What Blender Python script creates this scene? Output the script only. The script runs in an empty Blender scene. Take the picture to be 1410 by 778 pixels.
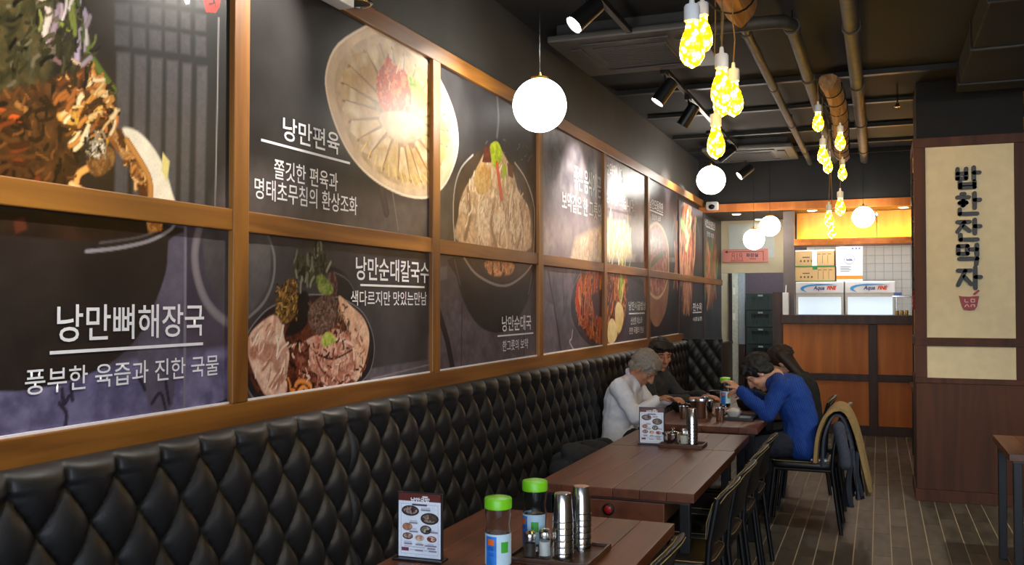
import bpy, bmesh, math, random
import numpy as np
from mathutils import Vector, Matrix, Euler, noise

# ---------------------------------------------------------------- camera, world, daylight, exposure
scn = bpy.context.scene
COL = scn.collection
F_PX = 1290.0
cam_d = bpy.data.cameras.new('camera'); cam = bpy.data.objects.new('camera', cam_d); COL.objects.link(cam)
cam.location = (0, 0, 1.55)
cam.rotation_euler = (math.radians(90 + 1.243), 0, math.radians(21.374))
cam_d.sensor_width = 36.0; cam_d.lens = F_PX / 1410 * 36.0; cam_d.clip_start = .05
scn.camera = cam
world = bpy.data.worlds.new('world'); scn.world = world; world.use_nodes = True
world.node_tree.nodes['Background'].inputs[0].default_value = (.74, .85, 1.0, 1)
world.node_tree.nodes['Background'].inputs[1].default_value = 3.6      # overcast daylight outside the shop front
vs = scn.view_settings
vs.view_transform = 'Standard'; vs.look = 'None'; vs.exposure = 1.0; vs.gamma = 1.0; vs.use_curve_mapping = False
GLOBE_E, BULB_E, SPOT_W, SPOT_LENS = 9.5, 34.0, 62.0, 30.0

# ---------------------------------------------------------------- materials
def lin(c):
    return tuple(((v/255)/12.92 if v/255 <= .04045 else ((v/255+.055)/1.055)**2.4) for v in c) + (1.0,)
MATS = {}
def base(name):
    m = bpy.data.materials.new(name); m.use_nodes = True
    return m, m.node_tree, m.node_tree.nodes['Principled BSDF']
def plain(name, col, rough=.5, metal=0, var=.12, scale=30, bump=0, spec=.5, coat=0, trans=0, stretch=(1,1,1), sub=0):
    """procedural surface: colour broken up by object-space noise, optional relief"""
    if name in MATS: return MATS[name]
    m, nt, b = base(name); N = nt.nodes; L = nt.links
    tc = N.new('ShaderNodeTexCoord'); mp = N.new('ShaderNodeMapping'); mp.inputs['Scale'].default_value = stretch
    nz = N.new('ShaderNodeTexNoise'); nz.inputs['Scale'].default_value = scale; nz.inputs['Detail'].default_value = 5
    L.new(tc.outputs['Object'], mp.inputs[0]); L.new(mp.outputs[0], nz.inputs['Vector'])
    cr = N.new('ShaderNodeValToRGB'); c = lin(col)
    cr.color_ramp.elements[0].position = .3; cr.color_ramp.elements[1].position = .7
    cr.color_ramp.elements[0].color = tuple(v*(1-var) for v in c[:3])+(1,); cr.color_ramp.elements[1].color = tuple(min(1, v*(1+var)) for v in c[:3])+(1,)
    L.new(nz.outputs['Fac'], cr.inputs[0]); L.new(cr.outputs[0], b.inputs['Base Color'])
    b.inputs['Roughness'].default_value = rough; b.inputs['Metallic'].default_value = metal; b.inputs['Specular IOR Level'].default_value = spec
    b.inputs['Coat Weight'].default_value = coat; b.inputs['Coat Roughness'].default_value = .15; b.inputs['Transmission Weight'].default_value = trans
    if bump:
        bp = N.new('ShaderNodeBump'); bp.inputs['Strength'].default_value = bump; bp.inputs['Distance'].default_value = .004
        L.new(nz.outputs['Fac'], bp.inputs['Height']); L.new(bp.outputs[0], b.inputs['Normal'])
    MATS[name] = m; return m
def wood(name, c0, c1, axis=1, rough=.4, scale=9, coat=.0, rnd=.0):
    if name in MATS: return MATS[name]
    m, nt, b = base(name); N = nt.nodes; L = nt.links
    tc = N.new('ShaderNodeTexCoord'); mp = N.new('ShaderNodeMapping')
    s = [scale*2.2]*3; s[axis] = scale*.16; mp.inputs['Scale'].default_value = s
    L.new(tc.outputs['Object'], mp.inputs[0])
    oi = N.new('ShaderNodeObjectInfo'); ad = N.new('ShaderNodeVectorMath'); ad.operation = 'ADD'
    sc = N.new('ShaderNodeMath'); sc.operation = 'MULTIPLY'; sc.inputs[1].default_value = 40; L.new(oi.outputs['Random'], sc.inputs[0])
    L.new(mp.outputs[0], ad.inputs[0]); L.new(sc.outputs[0], ad.inputs[1])
    n1 = N.new('ShaderNodeTexNoise'); n1.inputs['Scale'].default_value = 1.0; n1.inputs['Detail'].default_value = 8; n1.inputs['Distortion'].default_value = .8
    L.new(ad.outputs[0], n1.inputs['Vector'])
    cr = N.new('ShaderNodeValToRGB'); cr.color_ramp.elements[0].position = .32; cr.color_ramp.elements[1].position = .68
    cr.color_ramp.elements[0].color = lin(c0); cr.color_ramp.elements[1].color = lin(c1); L.new(n1.outputs['Fac'], cr.inputs[0])
    hs = N.new('ShaderNodeHueSaturation'); L.new(cr.outputs[0], hs.inputs['Color'])
    mr = N.new('ShaderNodeMapRange'); mr.inputs['To Min'].default_value = 1-rnd; mr.inputs['To Max'].default_value = 1+rnd
    L.new(oi.outputs['Random'], mr.inputs['Value']); L.new(mr.outputs[0], hs.inputs['Value']); L.new(hs.outputs[0], b.inputs['Base Color'])
    b.inputs['Roughness'].default_value = rough; b.inputs['Coat Weight'].default_value = coat; b.inputs['Coat Roughness'].default_value = .18
    bp = N.new('ShaderNodeBump'); bp.inputs['Strength'].default_value = .15; bp.inputs['Distance'].default_value = .002
    L.new(n1.outputs['Fac'], bp.inputs['Height']); L.new(bp.outputs[0], b.inputs['Normal'])
    MATS[name] = m; return m
def emit(name, col, strength):
    if name in MATS: return MATS[name]
    m, nt, b = base(name); b.inputs['Base Color'].default_value = lin(col); b.inputs['Emission Color'].default_value = lin(col); b.inputs['Emission Strength'].default_value = strength
    MATS[name] = m; return m
def amber_bulb():
    """LED filament bulb: bright dots of light inside amber glass"""
    m, nt, b = base('amber_bulb'); N = nt.nodes; L = nt.links
    tc = N.new('ShaderNodeTexCoord'); vo = N.new('ShaderNodeTexVoronoi'); vo.inputs['Scale'].default_value = 55
    L.new(tc.outputs['Object'], vo.inputs['Vector'])
    cr = N.new('ShaderNodeValToRGB'); e = cr.color_ramp.elements
    e[0].position = .2; e[0].color = (1, .66, .10, 1); e[1].position = .6; e[1].color = (1, .50, .0, 1)
    L.new(vo.outputs['Distance'], cr.inputs[0])
    mu = N.new('ShaderNodeMapRange'); mu.inputs['From Min'].default_value = .3; mu.inputs['From Max'].default_value = .68; mu.inputs['To Min'].default_value = BULB_E; mu.inputs['To Max'].default_value = .8
    L.new(vo.outputs['Distance'], mu.inputs[0]); L.new(mu.outputs[0], b.inputs['Emission Strength'])
    L.new(cr.outputs[0], b.inputs['Emission Color']); b.inputs['Base Color'].default_value = (.5, .25, .03, 1); b.inputs['Roughness'].default_value = .1
    return m
def vcol(name, rough=.3, spec=.5, coat=0, emi=0):
    m, nt, b = base(name); N = nt.nodes; L = nt.links
    a = N.new('ShaderNodeVertexColor'); a.layer_name = 'Print'
    nz = N.new('ShaderNodeTexNoise'); nz.inputs['Scale'].default_value = 220; tc = N.new('ShaderNodeTexCoord'); L.new(tc.outputs['Object'], nz.inputs['Vector'])
    mr = N.new('ShaderNodeMapRange'); mr.inputs['To Min'].default_value = .85; mr.inputs['To Max'].default_value = 1.15; L.new(nz.outputs['Fac'], mr.inputs[0])
    hs = N.new('ShaderNodeHueSaturation'); L.new(a.outputs[0], hs.inputs['Color']); L.new(mr.outputs[0], hs.inputs['Value']); L.new(hs.outputs[0], b.inputs['Base Color'])
    b.inputs['Roughness'].default_value = rough; b.inputs['Specular IOR Level'].default_value = spec; b.inputs['Coat Weight'].default_value = coat; b.inputs['Coat Roughness'].default_value = .22
    MATS[name] = m; return m
frame_wood = wood('frame_wood', (112, 68, 24), (158, 104, 40), 1, .42, 6)
frame_wood_v = wood('frame_wood_v', (112, 68, 24), (158, 104, 40), 2, .42, 6)
dark_wood = wood('dark_wood', (50, 30, 20), (76, 46, 30), 2, .45, 5)
pillar_wood = wood('pillar_wood', (56, 27, 11), (86, 45, 20), 2, .7, 4)
orange_wood = wood('orange_wood', (186, 100, 32), (218, 132, 54), 2, .5, 3)
pale_wood = wood('cove_wood', (206, 150, 84), (230, 182, 112), 2, .5, 3)
table_wood = wood('table_wood', (88, 46, 25), (118, 66, 38), 1, .38, 7, .0, .12)
black_paint = plain('black_paint', (34, 34, 34), .7, 0, .2, 3)
ceiling_black = plain('ceiling_black', (13, 12, 11), .8, 0, .3, 2)
wall_grey = plain('wall_grey', (58, 57, 55), .6, 0, .15, 4, .1)
leather = plain('black_leather', (31, 30, 31), .46, 0, .15, 160, .12, .5)
leather_flat = plain('black_leather_seat', (28, 27, 28), .42, 0, .15, 120, .1)
steel_black = plain('black_steel', (24, 24, 26), .4, .3, .1, 40)
chrome = plain('stainless_steel', (205, 203, 200), .16, 1, .04, 20)
brass = plain('brass', (190, 150, 70), .3, 1, .05, 30)
cream = plain('cream_paint', (206, 194, 160), .7, 0, .04, 5)
cream_panel = plain('cream_panel', (226, 208, 166), .75, 0, .05, 12, .05)
white_plastic = plain('white_plastic', (232, 230, 226), .4, 0, .02, 10)
stitch = plain('stitching', (150, 128, 76), .7, 0, .2, 200)
globe_glass = emit('opal_globe', (255, 250, 240), GLOBE_E)
bulb_glow = amber_bulb()
lens_glow = emit('spot_lens', (255, 250, 238), SPOT_LENS)
white_print = plain('white_print', (240, 240, 244), .5, 0, .02, 20)
black_print = plain('black_print', (22, 20, 22), .5, 0, .1, 20)

# ---------------------------------------------------------------- mesh helpers
class B:
    """collects boxes, bars, tubes, lathes into one mesh"""
    def __init__(self, off=(0, 0, 0)): self.v = []; self.f = []; self.o = off; self.sm = False
    def add(self, vs_, fs): n = len(self.v); self.v += [tuple(float(c) for c in p) for p in vs_]; self.f += [tuple(i+n for i in q) for q in fs]; return self
    def box(self, x0, x1, y0, y1, z0, z1, bev=0):
        if bev <= 0:
            vv = [(x, y, z) for x in (x0, x1) for y in (y0, y1) for z in (z0, z1)]
            return self.add(vv, [(0,1,3,2),(4,6,7,5),(0,4,5,1),(2,3,7,6),(0,2,6,4),(1,5,7,3)])
        bm = bmesh.new(); bmesh.ops.create_cube(bm, size=1)
        for w in bm.verts: w.co = Vector(((x0+x1)/2+w.co.x*(x1-x0), (y0+y1)/2+w.co.y*(y1-y0), (z0+z1)/2+w.co.z*(z1-z0)))
        bmesh.ops.bevel(bm, geom=list(bm.edges), offset=bev, segments=2, affect='EDGES', profile=.6)
        return self.bm(bm)
    def bm(self, bm):
        bm.verts.index_update(); self.add([w.co[:] for w in bm.verts], [[w.index for w in q.verts] for q in bm.faces]); bm.free(); return self
    def cone(self, p0, p1, r0, r1=None, n=12, caps=True):
        r1 = r0 if r1 is None else r1; p0 = Vector(p0); p1 = Vector(p1); d = (p1-p0).normalized()
        a = d.orthogonal().normalized(); b = d.cross(a); vv = []
        for p, r in ((p0, r0), (p1, r1)):
            for i in range(n): t = 2*math.pi*i/n; vv.append(p+a*math.cos(t)*r+b*math.sin(t)*r)
        fs = [(i, (i+1) % n, n+(i+1) % n, n+i) for i in range(n)]
        if caps: fs += [tuple(range(n))[::-1], tuple(range(n, 2*n))]
        return self.add(vv, fs)
    def tube(self, pts, r, n=8, closed=False, flat=None):
        P = [Vector(p) for p in pts]; m = len(P); vv = []; up = None
        for i, p in enumerate(P):
            if closed: d = P[(i+1) % m]-P[i-1]
            else: d = P[min(i+1, m-1)]-P[max(i-1, 0)]
            d.normalize()
            if up is None: up = d.orthogonal().normalized()
            up = (up-d*up.dot(d)); up = up.normalized() if up.length > 1e-6 else d.orthogonal().normalized()
            b = d.cross(up); rr = r[i] if isinstance(r, (list, tuple)) else r
            for k in range(n): t = 2*math.pi*k/n; vv.append(p+up*math.cos(t)*rr+b*math.sin(t)*rr)
        fs = []
        for i in range(m if closed else m-1):
            j = (i+1) % m
            for k in range(n): fs.append((i*n+k, i*n+(k+1) % n, j*n+(k+1) % n, j*n+k))
        if not closed: fs += [tuple(range(n))[::-1], tuple(range((m-1)*n, m*n))]
        return self.add(vv, fs)
    def lathe(self, prof, c=(0, 0, 0), n=24, sx=1, sy=1):
        vv = []; m = len(prof)
        for r, z in prof:
            for k in range(n): t = 2*math.pi*k/n; vv.append((c[0]+r*math.cos(t)*sx, c[1]+r*math.sin(t)*sy, c[2]+z))
        fs = [(i*n+k, i*n+(k+1) % n, (i+1)*n+(k+1) % n, (i+1)*n+k) for i in range(m-1) for k in range(n)]
        if prof[0][0] > 1e-5: fs.append(tuple(range(n))[::-1])
        if prof[-1][0] > 1e-5: fs.append(tuple(range((m-1)*n, m*n)))
        return self.add(vv, fs)
    def sphere(self, c, r, n=20, m=12, rot=None):
        r = (r, r, r) if not isinstance(r, (tuple, list)) else r; vv = []
        for i in range(m+1):
            a = math.pi*i/m
            for k in range(n):
                t = 2*math.pi*k/n; p = Vector((r[0]*math.sin(a)*math.cos(t), r[1]*math.sin(a)*math.sin(t), r[2]*math.cos(a)))
                if rot is not None: p = rot @ p
                vv.append(Vector(c)+p)
        return self.add(vv, [(i*n+k, (i+1)*n+k, (i+1)*n+(k+1) % n, i*n+(k+1) % n) for i in range(m) for k in range(n)])
    def prism(self, poly, fn, d0, d1):
        """poly of 2-D points, fn(u, v, d) -> 3-D"""
        n = len(poly); vv = [fn(u, w, d0) for u, w in poly]+[fn(u, w, d1) for u, w in poly]
        return self.add(vv, [(i, (i+1) % n, n+(i+1) % n, n+i) for i in range(n)]+[tuple(range(n))[::-1], tuple(range(n, 2*n))])
    def build(self, name, mat, parent=None, smooth=None):
        me = bpy.data.meshes.new(name); o_ = self.o
        me.from_pydata([(a-o_[0], b-o_[1], c-o_[2]) for a, b, c in self.v], [], self.f)
        bm = bmesh.new(); bm.from_mesh(me); bmesh.ops.remove_doubles(bm, verts=bm.verts, dist=1e-6); bmesh.ops.recalc_face_normals(bm, faces=bm.faces); bm.to_mesh(me); bm.free()
        me.materials.append(mat)
        if smooth: shade(me, smooth)
        o = bpy.data.objects.new(name, me); COL.objects.link(o); o.parent = parent
        return o
def shade(me, ang=40):
    me.polygons.foreach_set('use_smooth', [True]*len(me.polygons))
    try: me.set_sharp_from_angle(angle=math.radians(ang))
    except Exception: pass
def tag(o, label=None, cat=None, group=None, kind=None):
    if label: o['label'] = label
    if cat: o['category'] = cat
    if group: o['group'] = group
    if kind: o['kind'] = kind
    return o
def thing(name, label, cat, loc=(0, 0, 0), rz=0, group=None, kind=None):
    o = bpy.data.objects.new(name, None); COL.objects.link(o); o.location = loc; o.rotation_euler = (0, 0, rz); o.empty_display_size = .1
    return tag(o, label, cat, group, kind)
def dup(o, parent=None):
    c = o.copy(); COL.objects.link(c)
    if parent is not None: c.parent = parent
    for ch in list(o.children): dup(ch, c)
    return c
def struct(o): o['kind'] = 'structure'; return o
def text_mesh(name, s, fit, fn, mat, parent, bold=.02, depth=0.0):
    """lettering as a mesh, stretched to the box fit=(u0,u1,v0,v1), fn(u,v,d)->3-D"""
    c = bpy.data.curves.new(name, 'FONT'); c.body = s; c.offset = bold; c.resolution_u = 3; c.extrude = .1 if depth else 0
    t = bpy.data.objects.new(name, c); COL.objects.link(t)
    me = bpy.data.meshes.new_from_object(t.evaluated_get(bpy.context.evaluated_depsgraph_get()))
    bpy.data.objects.remove(t); bpy.data.curves.remove(c)
    co = np.array([v.co[:] for v in me.vertices]); lo = co.min(0); hi = co.max(0); u0, u1, v0, v1 = fit
    for v, p in zip(me.vertices, co):
        q = (p-lo)/np.maximum(hi-lo, 1e-6); v.co = fn(u0+q[0]*(u1-u0), v0+q[1]*(v1-v0), depth*q[2] if depth else 0)
    me.materials.clear(); me.materials.append(mat)
    o = bpy.data.objects.new(name, me); COL.objects.link(o); o.parent = parent; return o

# ---------------------------------------------------------------- painter for flat print (posters, menus)
def _h(ix, iy, seed):
    n = (ix.astype(np.int64)*374761393 + iy.astype(np.int64)*668265263 + seed*974634777) & 0x7fffffff
    n = ((n ^ (n >> 13))*1274126177) & 0x7fffffff
    return ((n ^ (n >> 16)) & 0xffff)/65535.0
def vnoise(x, y, seed):
    ix = np.floor(x); iy = np.floor(y); fx = x-ix; fy = y-iy; fx = fx*fx*(3-2*fx); fy = fy*fy*(3-2*fy)
    a = _h(ix, iy, seed); b = _h(ix+1, iy, seed); c = _h(ix, iy+1, seed); d = _h(ix+1, iy+1, seed)
    return (a*(1-fx)+b*fx)*(1-fy)+(c*(1-fx)+d*fx)*fy
def fbm(x, y, seed, o=4): return sum(vnoise(x*2**k, y*2**k, seed+k)*.5**k for k in range(o))/(2-.5**(o-1))
def crom(pts, k=4, closed=True):
    P = np.array(pts, float); n = len(P); out = []
    for i in range(n if closed else n-1):
        g = (lambda j: P[j % n]) if closed else (lambda j: P[min(max(j, 0), n-1)])
        p0, p1, p2, p3 = g(i-1), g(i), g(i+1), g(i+2)
        for t in np.arange(k)/k: out.append(.5*((2*p1)+(-p0+p2)*t+(2*p0-5*p1+4*p2-p3)*t*t+(-p0+3*p1-3*p2+p3)*t**3))
    if not closed: out.append(P[-1])
    return np.array(out)
SL = np.array([[v] for v in range(256)])
def lin3(c): return np.array(lin(c)[:3])
class Paint:
    def __init__(self, u0, u1, v0, v1, step):
        self.nu = max(2, int(round((u1-u0)/step))+1); self.nv = max(2, int(round((v1-v0)/step))+1)
        self.u = np.linspace(u0, u1, self.nu); self.v = np.linspace(v0, v1, self.nv); self.img = np.zeros((self.nv, self.nu, 3))+.03
    def win(self, P, pad):
        a = np.searchsorted(self.u, P[:, 0].min()-pad); b = np.searchsorted(self.u, P[:, 0].max()+pad)
        c = np.searchsorted(self.v, P[:, 1].min()-pad); d = np.searchsorted(self.v, P[:, 1].max()+pad)
        if b <= a or d <= c: return None
        U, V = np.meshgrid(self.u[a:b], self.v[c:d]); return slice(c, d), slice(a, b), U, V
    def seg(self, P, U, V, closed):
        D = np.full(U.shape, 1e9); n = len(P)
        for i in range(n if closed else n-1):
            a = P[i]; e = P[(i+1) % n]-a; l2 = e@e+1e-12
            t = np.clip(((U-a[0])*e[0]+(V-a[1])*e[1])/l2, 0, 1); D = np.minimum(D, (U-a[0]-t*e[0])**2+(V-a[1]-t*e[1])**2)
        return np.sqrt(D)
    def inside(self, P, U, V):
        ins = np.zeros(U.shape, bool); n = len(P)
        for i in range(n):
            a = P[i]; b = P[(i+1) % n]
            if a[1] == b[1]: continue
            ins ^= ((a[1] > V) != (b[1] > V)) & (U < (b[0]-a[0])*(V-a[1])/(b[1]-a[1])+a[0])
        return ins
    def put(self, sl, al, col): s = self.img[sl[0], sl[1]]; s += (col-s)*al[..., None]
    def fill(self, pts, cols, sc=.05, con=1., soft=.004, sm=1, seed=0):
        if len(pts) < 3: return
        P = crom(pts) if sm and len(pts) > 4 else np.array(pts, float); w = self.win(P, soft*2)
        if w is None: return
        sa, sb, U, V = w; D = self.seg(P, U, V, True); I = self.inside(P, U, V); al = np.clip(np.where(I, D, -D)/max(soft, 1e-5)+.5, 0, 1)
        C = np.array([lin3(c) for c in cols])
        if len(C) > 1:
            n = np.clip((fbm(U/sc+seed, V/sc, 17+seed)-.5)*1.9*max(con, .3)+.5, 0, .9999)*(len(C)-1); i = n.astype(int); f = (n-i)[..., None]; col = C[i]*(1-f)+C[i+1]*f
            col = col*(1+(fbm(U/sc*3.1, V/sc*3.1, 91+seed)-.5)[..., None]*.5*con)
        else: col = np.broadcast_to(C[0], U.shape+(3,))*(1+(fbm(U/.03, V/.03, 5)-.5)[..., None]*.2)
        self.put((sa, sb), al, col)
    def stroke(self, pts, col, wd, soft=.003, sm=1):
        P = crom(pts, 4, False) if sm and len(pts) > 2 else np.array(pts, float); w = self.win(P, wd+soft)
        if w is None: return
        sa, sb, U, V = w; D = self.seg(P, U, V, False); al = np.clip((wd/2-D)/max(soft, 1e-5)+.5, 0, 1)
        self.put((sa, sb), al, lin3(col)*(1.12-.5*np.clip(D/(wd/2+1e-6), 0, 1)**2)[..., None])
    def scatter(self, pts, n, ln, wd, ang, cols, seed):
        r = random.Random(seed); P = np.array(pts, float); lo = P.min(0); hi = P.max(0); k = 0
        while k < n:
            p = np.array([r.uniform(lo[0], hi[0]), r.uniform(lo[1], hi[1])]); k += 1
            if not self.inside(P, p[:1][None], p[1:][None])[0, 0]: continue
            a = math.radians((ang if ang is not None else r.uniform(0, 180))+r.uniform(-30, 30)); L_ = ln*r.uniform(.5, 1.2)/2; d = np.array([math.cos(a), math.sin(a)])*L_; q = np.array([-d[1], d[0]])*r.uniform(-.3, .3)
            self.stroke([p-d, p+q, p+d], r.choice(cols), wd*r.uniform(.6, 1.3), wd*.25)
    def run(self, art):
        for k, a in enumerate(art):
            if a[0] == 'f': self.fill(a[1], a[2], a[3], a[4], a[5], a[6], k)
            elif a[0] == 's': self.stroke(*a[1:])
            else: self.scatter(*a[1:])
    def mesh(self, name, fn, mat, parent=None):
        U, V = np.meshgrid(self.u, self.v); co = np.stack(fn(U, V), -1).reshape(-1, 3).astype(np.float32)
        i = (np.arange(self.nv-1)[:, None]*self.nu+np.arange(self.nu-1)[None]).ravel(); q = np.stack([i, i+1, i+1+self.nu, i+self.nu], 1)
        me = bpy.data.meshes.new(name); me.vertices.add(len(co)); me.vertices.foreach_set('co', co.ravel())
        me.loops.add(q.size); me.polygons.add(len(q)); me.loops.foreach_set('vertex_index', q.ravel().astype(np.int32))
        me.polygons.foreach_set('loop_start', (np.arange(len(q))*4).astype(np.int32)); me.update(calc_edges=True)
        at = me.color_attributes.new('Print', 'FLOAT_COLOR', 'POINT'); c = np.ones((len(co), 4), np.float32); c[:, :3] = np.clip(self.img.reshape(-1, 3), 0, 1); at.data.foreach_set('color', c.ravel())
        me.materials.append(mat); o = bpy.data.objects.new(name, me); COL.objects.link(o); o.parent = parent; return o
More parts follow.
